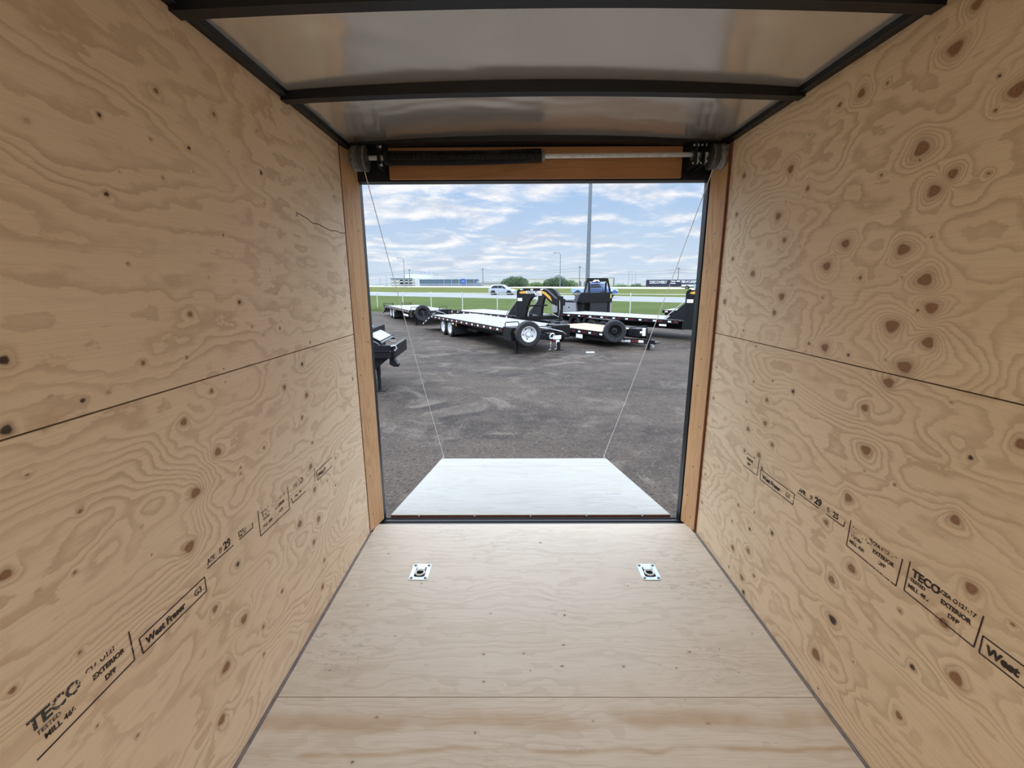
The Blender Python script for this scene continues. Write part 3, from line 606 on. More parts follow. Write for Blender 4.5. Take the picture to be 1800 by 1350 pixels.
M_asph = pbr('pale_asphalt', (.21,.215,.23), .85, var=.12, vscale=.6, detail=6, stretch=(.3, 1, 1))
M_curb = pbr('pale_road_edge', (.44,.45,.37), .85, var=.1, vscale=.5)
f0, f1 = (-11.1, 36.2), (8.9, 22.9)
LA = terrain_line((-11.4, 35.4), (8.5, 22.2), GZ, GZ)
LB = terrain_line((-24.9, 76), (15.6, 38), 0.0, 0.0)
LC = terrain_line((-39.4, 120), (21.4, 52), 0.0, 0.0)
LD = terrain_line((-57, 170), (46, 110), 1.36, .50)
LE = terrain_line((-62, 185), (52.5, 125), 1.70, .80)
LF = terrain_line((-500, 900), (500, 760), 1.75, 1.15, .8)
MB_g = MB(); NXg = 60
front = terrain_line((-11.4, 35.4), (8.5, 22.2), GZ, GZ)
gm = MB()
for j in range(9):
    for q in front:
        s = j/8; gm.v.append((q[0]*s+(1-s)*q[0]*1.0, q[1]*s+(1-s)*(-40.0), GZ))
n_ = len(front)
for j in range(8):
    for i in range(n_-1): gm.f.append((j*n_+i, j*n_+i+1, (j+1)*n_+i+1, (j+1)*n_+i))
tag(gm.build('gravel_yard', mg), kind='structure')
strip('grass_ditch', LA, LB, G1, 10, .05, kind='structure')
strip('road_surface', LB, LC, M_asph, 3, kind='structure')
strip('grass_median', LC, LD, G2, 8, .03, kind='structure')
strip('far_road_surface', LD, LE, M_curb, 2, kind='structure')
strip('far_field', LE, LF, G3, 4, kind='structure')
for nm, (a, b), w in (('road_line', (LC, LD), .018), ('road_line', (LB, LA), .012)):
    lb = [tuple(p[q]*(1-w)+r[q]*w+(.012 if q == 2 else 0) for q in range(3)) for p, r in zip(a, b)]
    la = [(p[0], p[1], p[2]+.012) for p in a]
    strip(nm, la, lb, M_curb, 1, kind='structure')

# tufts along the fence foot
M_blade = pbr('grass_blades', (.13,.20,.05), .8, col2=(.20,.22,.08), vscale=2)
tf = MB(); dx, dy = f1[0]-f0[0], f1[1]-f0[1]
for i in range(9000):
    s = rnd.uniform(-.25, 1.15); off = abs(rnd.gauss(0, .9)); hgt = rnd.uniform(.10, .34)*(1.3 if s < .12 else .8)
    x = f0[0]+dx*s+off*.55-.2; y = f0[1]+dy*s+off*.83-.5; a = rnd.uniform(0, PI); c, s2 = .018*math.cos(a), .018*math.sin(a); lx, ly = rnd.uniform(-.1, .1), rnd.uniform(-.1, .1)
    tf.add([(x-c, y-s2, GZ-.01), (x+c, y+s2, GZ-.01), (x+lx, y+ly, GZ+hgt)], [(0, 1, 2)])
me = bpy.data.meshes.new('grass_tufts'); me.from_pydata(tf.v, [], tf.f); me.materials.append(M_blade)
o = bpy.data.objects.new('grass_tufts', me); C.collection.objects.link(o)
tag(o, 'uncut grass tufts along the foot of the wire fence', 'grass', kind='stuff')

# ------------------------------------------------------------------ chain-link fence
fe = empty('chain_link_fence', (f0[0], f0[1], GZ), math.atan2(dy, dx), label='pale chain-link fence with pipe posts along the grassy ditch', cat='fence')
FS = math.hypot(dx, dy)/8; FH = 1.50
for i in range(-2, 12): MB().cyl((i*FS, 0, 0), (i*FS, 0, FH), .034, 8).cyl((i*FS, 0, FH), (i*FS, 0, FH+.03), .036, 8, .01).build('fence_post', M_post, fe)
MB().cyl((-2*FS, 0, FH-.03), (11*FS, 0, FH-.03), .015, 8).build('top_rail', M_post, fe)
wm = MB(); x = -2*FS
while x < 11*FS:
    for sg in (1, -1):
        a = Vector((x if sg > 0 else x+FH*.8, .03, .03)); b = Vector((x+FH*.8 if sg > 0 else x, .03, FH-.04)); wm.cyl(a, b, .0013, 3, caps=False)
    x += .085
wm.build('wire_mesh', M_darkgalv, fe)

# ------------------------------------------------------------------ wheels
def wheel(par, c, ax, R=.34, w=.22, rimmat=None, name='wheel', sgn=1):
    c = Vector(c); ax = Vector(ax).normalized()*sgn
    rr = R*.60
    t_ = MB(); t_.lathe([(rr, -w*.42), (R*.80, -w*.5), (R*.94, -w*.48), (R, -w*.36), (R, -w*.12), (R*.975, -w*.10), (R*.975, -w*.04), (R, -w*.02), (R, w*.14), (R*.975, w*.16), (R*.975, w*.22), (R, w*.24), (R, w*.36), (R*.94, w*.48), (R*.80, w*.5), (rr, w*.42), (rr, -w*.42)], c, ax, 36)
    o = t_.build(name, M_rubber, par, smooth=True)
    r_ = MB(); r_.lathe([(rr*1.02, w*.44), (rr*.94, w*.42), (rr*.90, w*.05), (rr*.62, -w*.02), (rr*.40, w*.12), (rr*.30, w*.14), (rr*.28, w*.30), (.001, w*.30)], c, ax, 30)
    ro = r_.build('rim', rimmat or M_white, o, smooth=True)
    if name == 'spare_wheel':
        u = ax.orthogonal().normalized(); v = ax.cross(u)
        for k in range(8):
            a = 2*PI*k/8; p_ = c+(u*math.cos(a)+v*math.sin(a))*rr*.35+ax*w*.10; MB().cyl(p_, p_+ax*.03, .012, 6).build('wheel_nut', M_darkgalv, o)
        for k in range(5):
            a = 2*PI*k/5; p_ = c+(u*math.cos(a)+v*math.sin(a))*rr*.68+ax*w*.0; MB().cyl(p_, p_+ax*.012, rr*.09, 8).build('hand_hole', M_black2, o)
    return o

def tape(par, x0, x1, y, z, side=-1, step=.5, w=.13, h=.055, red=True, yaw=None):
    """white and red conspicuity tape pieces along a rail"""
    x = x0
    while x < x1:
        MB().box(x, x+w, y-.002, y, z-h/2, z+h/2).build('white_reflective_tape', M_tape, par)
        if red: MB().box(x+w+.09, x+w+.26, y-.002, y, z-h/2, z+h/2).build('red_reflective_tape', M_red, par)
        x += step
def hoop(par, x, y0, y1, z0, z1, r=.016):
    return MB().tube([(x, y0, z0), (x, y0, z1-.03), (x, y0+.03, z1), (x, y1-.03, z1), (x, y1, z1-.03), (x, y1, z0)], r, 6).build('grab_hoop', M_black, par)
def jack(par, x, y, ztop, foot=0.0, w=.10):
    j = MB().box(x-w/2, x+w/2, y-w/2, y+w/2, foot+.30, ztop).build('jack', M_black, par, bevel=.006)
    MB().box(x-w*.38, x+w*.38, y-w*.38, y+w*.38, foot+.012, foot+.32).build('jack_leg', M_black2, j)
    MB().box(x-.13, x+.13, y-.10, y+.10, foot, foot+.014).build('jack_foot', M_black2, j)
    return j

# ------------------------------------------------------------------ deck-over pintle trailer
def make_flatbed(loc, axis, label, L=7.0, Wd=2.1, bt=1.35, H=.72, wheels=(-4.68, -5.48), group=None):
    o = empty('flatbed_trailer', (loc[0], loc[1], GZ), math.atan2(axis[1], axis[0]), label=label, cat='trailer', group=group)
    dk = MB(); nb = 9
    for i in range(nb):
        a = .06+(Wd-.12)*i/nb; dk.box(-L, 0, a+.0015, a+(Wd-.12)/nb-.0015, H-.045, H)
    dk.build('deck', M_deck, o)
    for y0, y1 in ((0, .058), (Wd-.058, Wd)):
        r = MB().box(-L, .02, y0, y1, H-.13, H+.004).build('side_rail', M_black, o)
        if y0 == 0: tape(r, -L+.12, -.1, 0, H-.065)
        # sloping tail
        s = MB(); s.prism([(-L, H+.004), (-L-bt, H-.46), (-L-bt, H-.56), (-L, H-.12)], y0, y1, 'xz'); s_ = s.build('tail_rail', M_black, o)
        if y0 == 0:
            for k in range(3):
                q = MB()
                x = -L-.2-k*.42; z = H-.06-(-x-L)*.46/bt*1.0
                q.add([(x, -.002, z-.03), (x-.14, -.002, z-.03-.05), (x-.14, -.002, z+.025-.05), (x, -.002, z+.025), (x, 0, z-.03), (x-.14, 0, z-.03-.05), (x-.14, 0, z+.025-.05), (x, 0, z+.025)], [(0,1,2,3),(4,5,6,7),(0,1,5,4),(2,3,7,6)])
                q.build('white_reflective_tape', M_tape, s_)
    tl = MB(); tl.prism([(-L, H-.002), (-L-bt, H-.47), (-L-bt, H-.50), (-L, H-.05)], .06, Wd-.06, 'xz'); tl.build('beavertail', M_deck, o)
    for y0 in (.12, Wd-.72):
        rp = MB(); rp.bar((-L-bt+.02, y0, H-.46), (-L-bt-.12, y0, H+.10), .05, .05); rp.bar((-L-bt+.02, y0+.6, H-.46), (-L-bt-.12, y0+.6, H+.10), .05, .05)
        for k in range(5): rp.bar((-L-bt+.02-.028*k, y0, H-.40+.12*k), (-L-bt+.02-.028*k, y0+.6, H-.40+.12*k), .03, .03)
        rp.build('loading_ramp', M_black, o)
    fr = MB()
    for y in (.45, Wd-.45):
        fr.box(-L, .5, y-.06, y+.06, H-.34, H-.32).box(-L, .5, y-.06, y+.06, H-.15, H-.13).box(-L, .5, y-.008, y+.008, H-.34, H-.13)
    for k in range(int(L/.5)): fr.box(-L+.2+k*.5, -L+.24+k*.5, .06, Wd-.06, H-.13, H-.05)
    fr.build('chassis', M_black2, o)
    for x in wheels:
        MB().cyl((x, .2, .34), (x, Wd-.2, .34), .05, 10).build('axle', M_black2, o)
        for y, s in ((.13, -1), (.40, -1), (Wd-.13, 1), (Wd-.40, 1)): wheel(o, (x, y, .34), (0, 1, 0), .34, .215, sgn=s)
    for y0, y1 in ((.04, .56), (Wd-.56, Wd-.04)): MB().box(wheels[0]+.52, wheels[0]+.53, y0, y1, .14, H-.13).build('mud_flap', M_rubber, o)
    MB().box(wheels[0]+.70, wheels[0]+.78, .02, .03, H-.25, H-.15).build('side_lamp', pbr('amber_lamp', (.55,.22,.04), .4), o)
    MB().box(wheels[0]+.36, wheels[0]+.56, -.003, .0, H-.20, H-.15).build('white_label', M_tape, o)
    # nose: two tool boxes with hoops, cross member, jacks, tongue
    for y0, y1 in ((.02, .62), (Wd-.56, Wd-.02)):
        b = MB().box(.03, .56, y0, y1, H-.34, H+.045).box(.56, .575, y0+.05, y1-.05, H-.28, H).build('tool_box', M_black, o, bevel=.006)
        hoop(b, .10, y0+.04, y1-.10, H+.02, H+.17)
        if y0 < 1: MB().box(.576, .580, y0+.10, y0+.34, H-.12, H-.06).build('yellow_label', M_yellowl, b)
    nm = MB().box(.03, .14, .62, Wd-.56, H-.16, H-.02).box(.40, .56, .0, Wd, H-.18, H-.06)
    for k in range(3): nm.box(.15+.1*k, .19+.1*k, .62, Wd-.56, H-.045, H-.03)
    for k in range(4): nm.box(.565, .59, Wd-.60, Wd-.06, H-.30+.09*k, H-.27+.09*k)
    nm.build('front_crossmember', M_black2, o)
    MB().box(.30, .36, .60, Wd-.55, H-.05, H-.01).build('winch_track', M_galv, o)
    jack(o, .51, .22, H-.05); jack(o, .51, Wd-.40, H-.02)
    tg = MB(); cy = Wd*.45
    tg.bar((.42, .42, H-.22), (1.15, cy-.05, H-.22), .06, .14); tg.bar((.42, Wd-.48, H-.22), (1.15, cy+.05, H-.22), .06, .14); tg.box(1.05, 1.22, cy-.09, cy+.09, H-.30, H-.10)
    tn = tg.build('tongue', M_black, o)
    text_obj('SOUTHLAND', .085, M_ltxt, tn, (.75, .72, H-.14), (0, 1, 0), (0, 0, 1), 'lettering', bold=.004) if False else None
    pr = MB(); pr.tube([(1.30+.075*math.cos(2*PI*k/18)*.35, cy+.075*math.sin(2*PI*k/18), H-.17+.075*math.cos(2*PI*k/18)) for k in range(18)], .018, 8, closed=True); pr.box(1.20, 1.27, cy-.03, cy+.03, H-.26, H-.22)
    pr.build('pintle_ring', M_white, o, smooth=True)
    MB().box(1.225, 1.23, cy+.08, cy+.36, H-.28, H-.17).build('white_label', M_tape, tn)
    MB().box(1.18, 1.19, cy+.02, cy+.20, H-.37, H-.30).build('red_reflective_tape', M_red, tn)
    MB().box(1.18, 1.19, cy+.21, cy+.33, H-.37, H-.30).build('white_reflective_tape', M_tape, tn)
    for s in (-.06, .14):
        ch = [(1.15+.05*math.sin(k), cy+s+.10+.03*math.cos(k*2), H-.30-.30*math.sin(PI*k/9)) for k in range(10)]
        MB().tube(ch, .012, 5).build('safety_chain', M_galv, o)
    MB().tube([(.6, .9, H+.02), (.8, 1.2, H-.02), (1.0, 1.5, H-.10), (.9, 1.7, H-.2)], .014, 6).build('brake_hose', M_galv, o)
    # spare wheel on its bracket
    MB().box(.56, .72, .38, .50, H-.22, H-.02).build('spare_bracket', M_black, o)
    wheel(o, (.80, .44, H-.13), (1, -.22, 0), .375, .23, name='spare_wheel')
    return o
A = make_flatbed((-.365, 13.2), (.47, -.883), 'black deck-over flatbed trailer with a white-rimmed spare wheel, nearest in the row')
E = copy_tree(A, skip=('spare_wheel',)); E['label'] = 'black deck-over flatbed trailer furthest left by the fence, with an all-black spare'
e_ax = (.43, -.90); E.rotation_euler.z = math.atan2(e_ax[1], e_ax[0]); E.location = (-5.0-.51*e_ax[0]+.22*e_ax[1], 22.6-.51*e_ax[1]-.22*e_ax[0], GZ)
wheel(E, (.80, .50, .72-.10), (1, -.22, 0), .40, .23, rimmat=M_black, name='spare_wheel')
MB().box(-1.6, -.3, -.004, 0, .40, .50).build('long_white_label', M_tape, E)
G = copy_tree(A, skip=('spare_wheel', 'loading_ramp', 'beavertail', 'tail_rail', 'jack', 'tool_box')); G['label'] = 'low black flatbed trailer parked side-on before the fence at far right'
G.rotation_euler.z = math.atan2(-.553, .833); G.location = (7.1+7*.833, 21.3-7*.553, GZ+.06)

# ------------------------------------------------------------------ gooseneck trailer
def make_goose(loc, axis, label, L, Wd=2.1, H=.72, lettering=True, wheels=(-3.9, -4.7), neckx=2.13):
    o = empty('gooseneck_trailer', (loc[0], loc[1], GZ), math.atan2(axis[1], axis[0]), label=label, cat='trailer')
    dk = MB(); nb = 9
    for i in range(nb):
        a = .06+(Wd-.12)*i/nb; dk.box(-L, 0, a+.0015, a+(Wd-.12)/nb-.0015, H-.045, H)
    dk.build('deck', M_deck, o)
    for y0, y1 in ((0, .058), (Wd-.058, Wd)):
        r = MB().box(-L, .02, y0, y1, H-.13, H+.004).build('side_rail', M_black, o)
        if y0 == 0: tape(r, -L+.12, -.1, 0, H-.065, step=.62)
    MB().box(-L-.05, -L, 0, Wd, H-.16, H).build('rear_bumper', M_black, o)
    fr = MB()
    for y in (.45, Wd-.45): fr.box(-L, 0, y-.06, y+.06, H-.36, H-.34).box(-L, 0, y-.06, y+.06, H-.15, H-.13).box(-L, 0, y-.008, y+.008, H-.36, H-.13)
    for k in range(int(L/.5)): fr.box(-L+.2+k*.5, -L+.24+k*.5, .06, Wd-.06, H-.13, H-.05)
    fr.build('chassis', M_black2, o)
    for x in wheels:
        MB().cyl((x, .2, .34), (x, Wd-.2, .34), .05, 10).build('axle', M_black2, o)
        for y, s in ((.13, -1), (.40, -1), (Wd-.13, 1), (Wd-.40, 1)): wheel(o, (x, y, .34), (0, 1, 0), .34, .215, sgn=s, rimmat=M_black)
    MB().box(-.75, -.45, -.003, 0, H-.24, H-.17).build('white_label', M_tape, o)
    # neck beams: riser, curved inner corner, flat top, dropping nose, coupler post
    nx = neckx; T_ = 1.84
    outer = [(.16, H-.30), (.16, T_-.14), (.24, T_-.05), (.42, T_), (nx*.66, T_+.01), (nx*.78, T_-.05), (nx+.04, T_-.42)]
    inner = [(nx+.04, T_-.66), (nx*.90, T_-.58), (nx*.74, T_-.32), (nx*.66, T_-.28), (1.00, T_-.29), (.84, T_-.35), (.70, T_-.52), (.60, T_-.82), (.54, H-.05), (.54, H-.30)]
    for y0, cy in ((.10, .76), (1.22, .98)):
        inner = [(a-.16 if a < .9 and y0 > 1 else a, b) for a, b in inner]
        sh = lambda x, y: y+(cy-y0)*max(0, min(1, (x-.2)/(nx-.2)))
        mb = MB(); P = outer+inner; n = len(P)
        mb.v = [(a, sh(a, y0), b) for a, b in P]+[(a, sh(a, y0+.12), b) for a, b in P]
        # faces as strips so the curved plate stays clean
        k = len(outer); ii = list(range(n))
        pairs = [(0, n-1), (0, n-2), (1, n-3), (1, n-4), (2, n-5), (3, n-6), (4, n-7), (5, n-8), (5, n-9), (6, n-10)]
        for (a, b), (c_, d) in zip(pairs, pairs[1:]):
            for off in (0, n): 
                q = [a+off, c_+off, d+off, b+off]; q2 = []
                for z_ in q:
                    if z_ not in q2: q2.append(z_)
                if len(q2) >= 3: mb.f.append(tuple(q2))
        mb.f += [(i, (i+1) % n, n+(i+1) % n, n+i) for i in range(n)]
        nk = mb.build('neck_beam', M_black, o)
        if y0 < 1:
            # amber stripe and lettering follow the outer edge of the near beam
            e_ = .006
            def band(pts, d0, d1):
                st = MB(); vs = []
                for (x, z, tx, tz) in pts:
                    nx_, nz_ = tz, -tx
                    for d in (d0, d1): vs.append((x+nx_*d, sh(x+nx_*d, y0)-e_, z+nz_*d))
                b0 = len(st.v); st.v += vs
                for i in range(len(pts)-1): st.f.append((b0+2*i, b0+2*i+1, b0+2*i+3, b0+2*i+2))
                st.build('amber_stripe', M_yellow, nk)
            band([(.20, T_-.13, .4, .9), (.30, T_-.05, .8, .5), (.50, T_-.01, 1, 0), (.62, T_-.01, 1, 0)], .09, .19)
            band([(nx*.60, T_, 1, 0), (nx*.70, T_-.01, .95, -.2), (nx*.80, T_-.07, .75, -.65), (nx+.02, T_-.40, .65, -.75)], .09, .19)
            tp = MB()
            for x in (.33, .78, 1.2): tp.add([(x, sh(x, y0)-e_, T_-.06), (x+.12, sh(x+.12, y0)-e_, T_-.06), (x+.12, sh(x+.12, y0)-e_, T_-.02), (x, sh(x, y0)-e_, T_-.02)], [(0, 1, 2, 3)])
            tp.add([(.22, y0-e_, H+.62), (.42, sh(.42, y0)-e_, H+.62), (.42, sh(.42, y0)-e_, H+.74), (.22, y0-e_, H+.74)], [(0, 1, 2, 3)])
            tp.build('white_reflective_tape', M_tape, nk)
            if lettering:
                rt = Vector((1, (cy-y0)/(nx-.2), 0))
                text_obj('SOUTHLAND', .155, M_ltxt, nk, (.60, sh(.60, y0)-e_-.006, T_-.20), rt, (0, 0, 1), 'lettering', bold=.004, sx=.78)
                text_obj('TRAILERS', .10, M_ltxt, nk, (.98, sh(.98, y0)-e_-.006, T_-.275), rt, (0, 0, 1), 'lettering', bold=.003, sx=.78)
        MB().prism([(-.55, H+.01), (.18, H+.01), (.18, H+.62)], sh(0, y0), sh(0, y0)+.012, 'xz').build('gusset', M_black, nk)
        MB().tube([(-.62, sh(0, y0)+.006, H+.03), (-.40, sh(0, y0)+.006, H+.22), (.12, sh(0, y0)+.006, H+.64)], .018, 6).build('gusset_edge', M_galv, nk)
    cw = .93
    cp = MB().box(nx-.02, nx+.16, cw-.18, cw+.18, T_-.66, T_-.40).box(nx+.0, nx+.14, cw-.09, cw+.09, T_-.95, T_-.30)
    cp.cyl((nx+.07, cw, T_-1.20), (nx+.07, cw, T_-.3), .06, 12).cyl((nx+.07, cw, T_-1.28), (nx+.07, cw, T_-1.15), .085, 12)
    cp.build('coupler', M_black, o)
    MB().tube([(nx+.14, cw-.1, T_-.4), (nx+.22, cw-.15, T_-.8), (nx+.1, cw-.1, T_-1.1), (nx-.2, cw-.1, T_-1.0)], .012, 5).build('safety_chain', M_galv, o)
    MB().box(.62, .70, .2, 1.3, T_-.72, T_-.66).box(.16, .56, .0, Wd, H-.30, H-.02).build('neck_crossmember', M_black2, o)
    for y in (.34, Wd-.34): jack(o, .80, y, H+.12, w=.11)
    return o
B = make_goose((-.06, 18.5), (.58, -.814), 'black gooseneck flatbed trailer with amber-striped arched neck reading SOUTHLAND TRAILERS', 5.6, neckx=1.85)
D = make_goose((5.85, 15.8), (.643, -.765), 'long black gooseneck trailer whose neck stands half hidden at the right jamb', 6.1, lettering=False, wheels=(-5.0, -4.2), neckx=2.4)

# ------------------------------------------------------------------ low equipment trailer with the new wood deck
ca = (.5, -.866)
Ct = empty('equipment_trailer', (2.80, 13.9, GZ), math.atan2(ca[1], ca[0]), label='low black equipment trailer with a pale new wood deck and black spare wheel', cat='trailer')
Wd, H, Lc = 1.9, .50, 3.1
mb = MB()
for i in range(8): mb.box(-Lc, -.02, .06+(Wd-.12)*i/8+.003, .06+(Wd-.12)*(i+1)/8-.003, H-.045, H)
mb.build('deck', M_wooddeck, Ct)
for y0, y1 in ((0, .055), (Wd-.055, Wd)):
    r = MB().box(-Lc, 0, y0, y1, H-.14, H+.01).build('side_rail', M_black, Ct)
    if y0 == 0:
        tape(r, -Lc+.2, -.1, 0, H-.07, step=.55)
        text_obj('FLAMAN', .09, M_ltxt, r, (-1.25, -.004, H-.24), (1, 0, 0), (0, 0, 1), 'lettering', bold=.004) if False else MB().box(-1.35, -1.0, -.004, 0, H-.29, H-.16).build('white_label', M_tape, r)
MB().box(-Lc, 0, .1, .2, H-.30, H-.14).box(-Lc, 0, Wd-.2, Wd-.1, H-.30, H-.14).build('chassis', M_black2, Ct)
MB().box(-.02, .02, 0, Wd, H-.16, H+.05).box(.0, .04, 1.15, Wd, H-.16, H+.12).build('front_rail', M_black, Ct)
for x in (-2.2, -2.9):
    for y, s in ((-.14, -1), (Wd+.14, 1)): wheel(Ct, (x, y, .33), (0, 1, 0), .33, .2, rimmat=M_black, sgn=s)
for y0, y1 in ((-.28, -.01), (Wd+.01, Wd+.28)): MB().prism([(-3.4, .35), (-3.2, .70), (-1.9, .70), (-1.7, .35), (-1.74, .35), (-1.93, .67), (-3.17, .67), (-3.36, .35)], y0, y1, 'xz').build('fender', M_black, Ct)
tg = MB(); tg.bar((0, .05, H-.22), (1.05, Wd/2-.04, H-.24), .07, .15); tg.bar((0, Wd-.05, H-.22), (1.05, Wd/2+.04, H-.24), .07, .15); tg.box(1.0, 1.30, Wd/2-.05, Wd/2+.05, H-.30, H-.18)
tn = tg.build('tongue', M_black, Ct)
dv = Vector((1.05, Wd/2-.09, -.02)).normalized(); nv = Vector((dv.y, -dv.x, 0)); q = Vector((.24, .05+.24*dv.y/dv.x, H-.265))+nv*.040
text_obj('SOUTHLAND', .095, M_ltxt, tn, q, dv, (0, 0, 1), 'lettering', bold=.005, sx=.92)
def patch(s0, s1, mat, nm):
    p0 = Vector((0, .05, H-.22))+nv*.0365
    mb = MB()
    a, b = p0+dv*s0, p0+dv*s1
    mb.add([a+Vector((0,0,-.04)), b+Vector((0,0,-.04)), b+Vector((0,0,.035)), a+Vector((0,0,.035)), a+Vector((0,0,-.04))+nv*.003, b+Vector((0,0,-.04))+nv*.003, b+Vector((0,0,.035))+nv*.003, a+Vector((0,0,.035))+nv*.003], [(0,1,2,3),(4,5,6,7),(0,1,5,4),(1,2,6,5),(2,3,7,6),(3,0,4,7)]); mb.build(nm, mat, tn)
patch(.86, 1.06, M_red, 'red_reflective_tape'); patch(1.07, 1.22, M_tape, 'white_reflective_tape')
MB().cyl((1.28, Wd/2, H-.24), (1.44, Wd/2, H-.24), .045, 10, .03).cyl((1.42, Wd/2, H-.28), (1.42, Wd/2, H-.20), .05, 12).build('coupler', M_darkgalv, Ct)
jack(Ct, 1.02, Wd/2+.02, H+.02, foot=.0, w=.08)
MB().tube([(1.15, Wd/2, H-.30), (1.18, Wd/2+.05, H-.42), (1.26, Wd/2, H-.38), (1.22, Wd/2-.05, H-.30)], .014, 5).build('safety_chain', M_white, Ct)
tb = MB().box(.10, .50, Wd/2+.05, Wd/2+.5, H-.16, H+.10).build('tool_box', M_black, Ct, bevel=.01); MB().box(.502, .506, Wd/2+.15, Wd/2+.30, H-.05, H+.02).build('white_label', M_tape, tb)
MB().cyl((.72, Wd/2+.1, H-.1), (.72, Wd/2+.1, H+.14), .05, 10).build('document_tube', M_ltxt, Ct)
MB().box(.28, .40, .18, .30, H-.2, H+.02).build('spare_bracket', M_black, Ct)
wheel(Ct, (.36, .16, H+.06), (.8, -.55, 0), .345, .22, rimmat=M_black, name='spare_wheel')

# ------------------------------------------------------------------ pickup flat deck with headache rack, standing by the fence
tb_ax = Vector((-.5, .866, 0))            # from the rack towards the tail
tr = empty('truck_flat_deck', (3.38, 22.6, GZ), math.atan2(-.866, .5)+PI/2, label='black steel truck flat deck with a tall headache rack standing before the fence', cat='truck deck')
# local x = along the rack width (right), local y = towards the tail
Wt, Lt, Ht = 2.05, 2.5, 1.10
MB().box(0, Wt, 0, Lt, Ht, Ht+.07).build('deck', M_black2, tr)
MB().box(.0, Wt, -.04, .0, Ht-.02, Ht+.50).prism([(-.30, Ht+.02), (0, Ht+.02), (0, Ht+.50), (-.12, Ht+.40)], -.04, .25, 'xz').build('bulkhead', M_black, tr, bevel=.01)
rk = MB()
for a, b in (((.22, .02, Ht+.48), (.40, .02, Ht+1.18)), ((Wt-.10, .02, Ht+.48), (Wt-.34, .02, Ht+1.18)), ((.40, .02, Ht+1.18), (Wt-.34, .02, Ht+1.18)), ((.52, .02, Ht+.48), (.52, .02, Ht+1.15)), ((Wt-.42, .02, Ht+.48), (Wt-.42, .02, Ht+1.15))): rk.bar(a, b, .07, .07, (0, 1, 0))
rk.prism([(.40, Ht+.98), (Wt-.34, Ht+.98), (Wt-.34, Ht+1.20), (.40, Ht+1.20)], -.01, .03, 'xz')
rko = rk.build('headache_rack', M_black, tr)
for k in range(5):
    MB().bar((.54, .02, Ht+.56+.085*k), (Wt-.44, .02, Ht+.56+.085*k), .012, .045, (0, .5, 1)).build('louvre', M_black, rko)
bear = [(0,0),(.03,.05),(.10,.10),(.18,.12),(.26,.10),(.34,.12),(.42,.09),(.47,.03),(.48,0),(.40,0),(.38,.04),(.20,.04),(.18,0)]
MB().prism([(.70+a, Ht+1.02+b) for a, b in bear], -.016, -.0105, 'xz').box(.50, .68, -.016, -.0105, Ht+1.0, Ht+1.03).box(1.22, Wt-.45, -.016, -.0105, Ht+1.0, Ht+1.03).build('emblem', M_ltxt, rko)
MB().box(Wt-.14, Wt-.06, -.046, -.042, Ht+.20, Ht+.42).build('yellow_label', M_yellowl, tr)
MB().box(.60, 1.75, -.02, .04, .25, Ht).box(.3, .7, .1, .9, .25, .5).build('underframe', M_rubber, tr)
MB().box(.10, .24, .0, Lt, .25, Ht).box(Wt-.24, Wt-.10, .0, Lt, .25, Ht).build('frame_leg', M_black2, tr)
bx = MB().box(-.02, .10, .35, Lt, Ht-.60, Ht-.02).build('side_tool_box', M_alu, tr, bevel=.006)
for y in (.95, 1.7): MB().box(-.026, -.021, y-.05, y+.05, Ht-.30, Ht-.24).box(-.024, -.021, y+.36, y+.365, Ht-.58, Ht-.04).build('box_latch', M_black, bx)
MB().box(Wt-.12, Wt+.02, .0, 1.2, Ht-.60, Ht-.02).build('side_tool_box', M_alu, tr, bevel=.006)

# ------------------------------------------------------------------ trailer nose at left, beside the jamb
nz = empty('dump_trailer', (-2.42, 8.25, GZ), .06, label='black trailer nose with jack and grey-edged tool box beside the left jamb', cat='trailer')
MB().box(-3.2, -.30, -.3, 1.3, .55, 1.15).build('body', M_black2, nz)
sb = MB(); sb.prism([(-1.1, .86), (-.02, .86), (-.10, .93), (-.52, 1.17), (-1.1, 1.17)], -.28, -.18, 'xz'); sb.build('side_gusset', M_black, nz); sb = MB(); sb.prism([(-1.1, .86), (-.02, .86), (-.10, .93), (-.52, 1.17), (-1.1, 1.17)], 1.0, 1.1, 'xz'); sb.build('side_gusset', M_black, nz)
MB().prism([(-.05, .93), (-.50, 1.185), (-.50, 1.165), (-.05, .91)], -.10, .9, 'xz').build('sloping_tread_plate', M_alu, nz)
MB().tube([(-1.0, -.29, 1.20), (-.50, -.29, 1.22), (-.04, -.29, .97), (-.02, -.29, .90)], .016, 6).tube([(-.50, -.29, 1.22), (-.50, 1.0, 1.22)], .014, 6).tube([(-.04, -.29, .97), (-.04, 1.0, .97)], .014, 6).build('edge_tube', M_black, nz)
bm_ = MB().box(-3.2, .20, -.30, -.22, .80, .90).box(-3.2, .20, -.30, -.24, .66, .775).box(.14, .22, -.30, .9, .66, .88).box(-3.2, .12, -.32, -.26, .775, .80); bm_.build('bumper_beam', M_black, nz, bevel=.005)
MB().tube([(.16, -.32, .88), (.24, -.32, .90), (.26, -.32, .84), (.22, -.32, .80)], .014, 6).build('hook', M_galv, nz)
MB().prism([(-.40, .66), (.10, .66), (.02, .60), (-.20, .42), (-.40, .42)], -.18, -.10, 'xz').build('jack_gusset', M_black, nz)
MB().prism([(.08, .66), (.17, .64), (.22, .55), (.25, .54), (.25, .48), (.16, .48), (.08, .53), (.09, .60)], -.20, -.06, 'xz').build('coupler', M_black, nz, bevel=.008)
jack(nz, -.16, -.06, .60, w=.07)
for s in (-.5, 1.5): wheel(nz, (-2.4, s, .38), (0, 1, 0), .38, .24, rimmat=M_black, sgn=1 if s > 0 else -1)

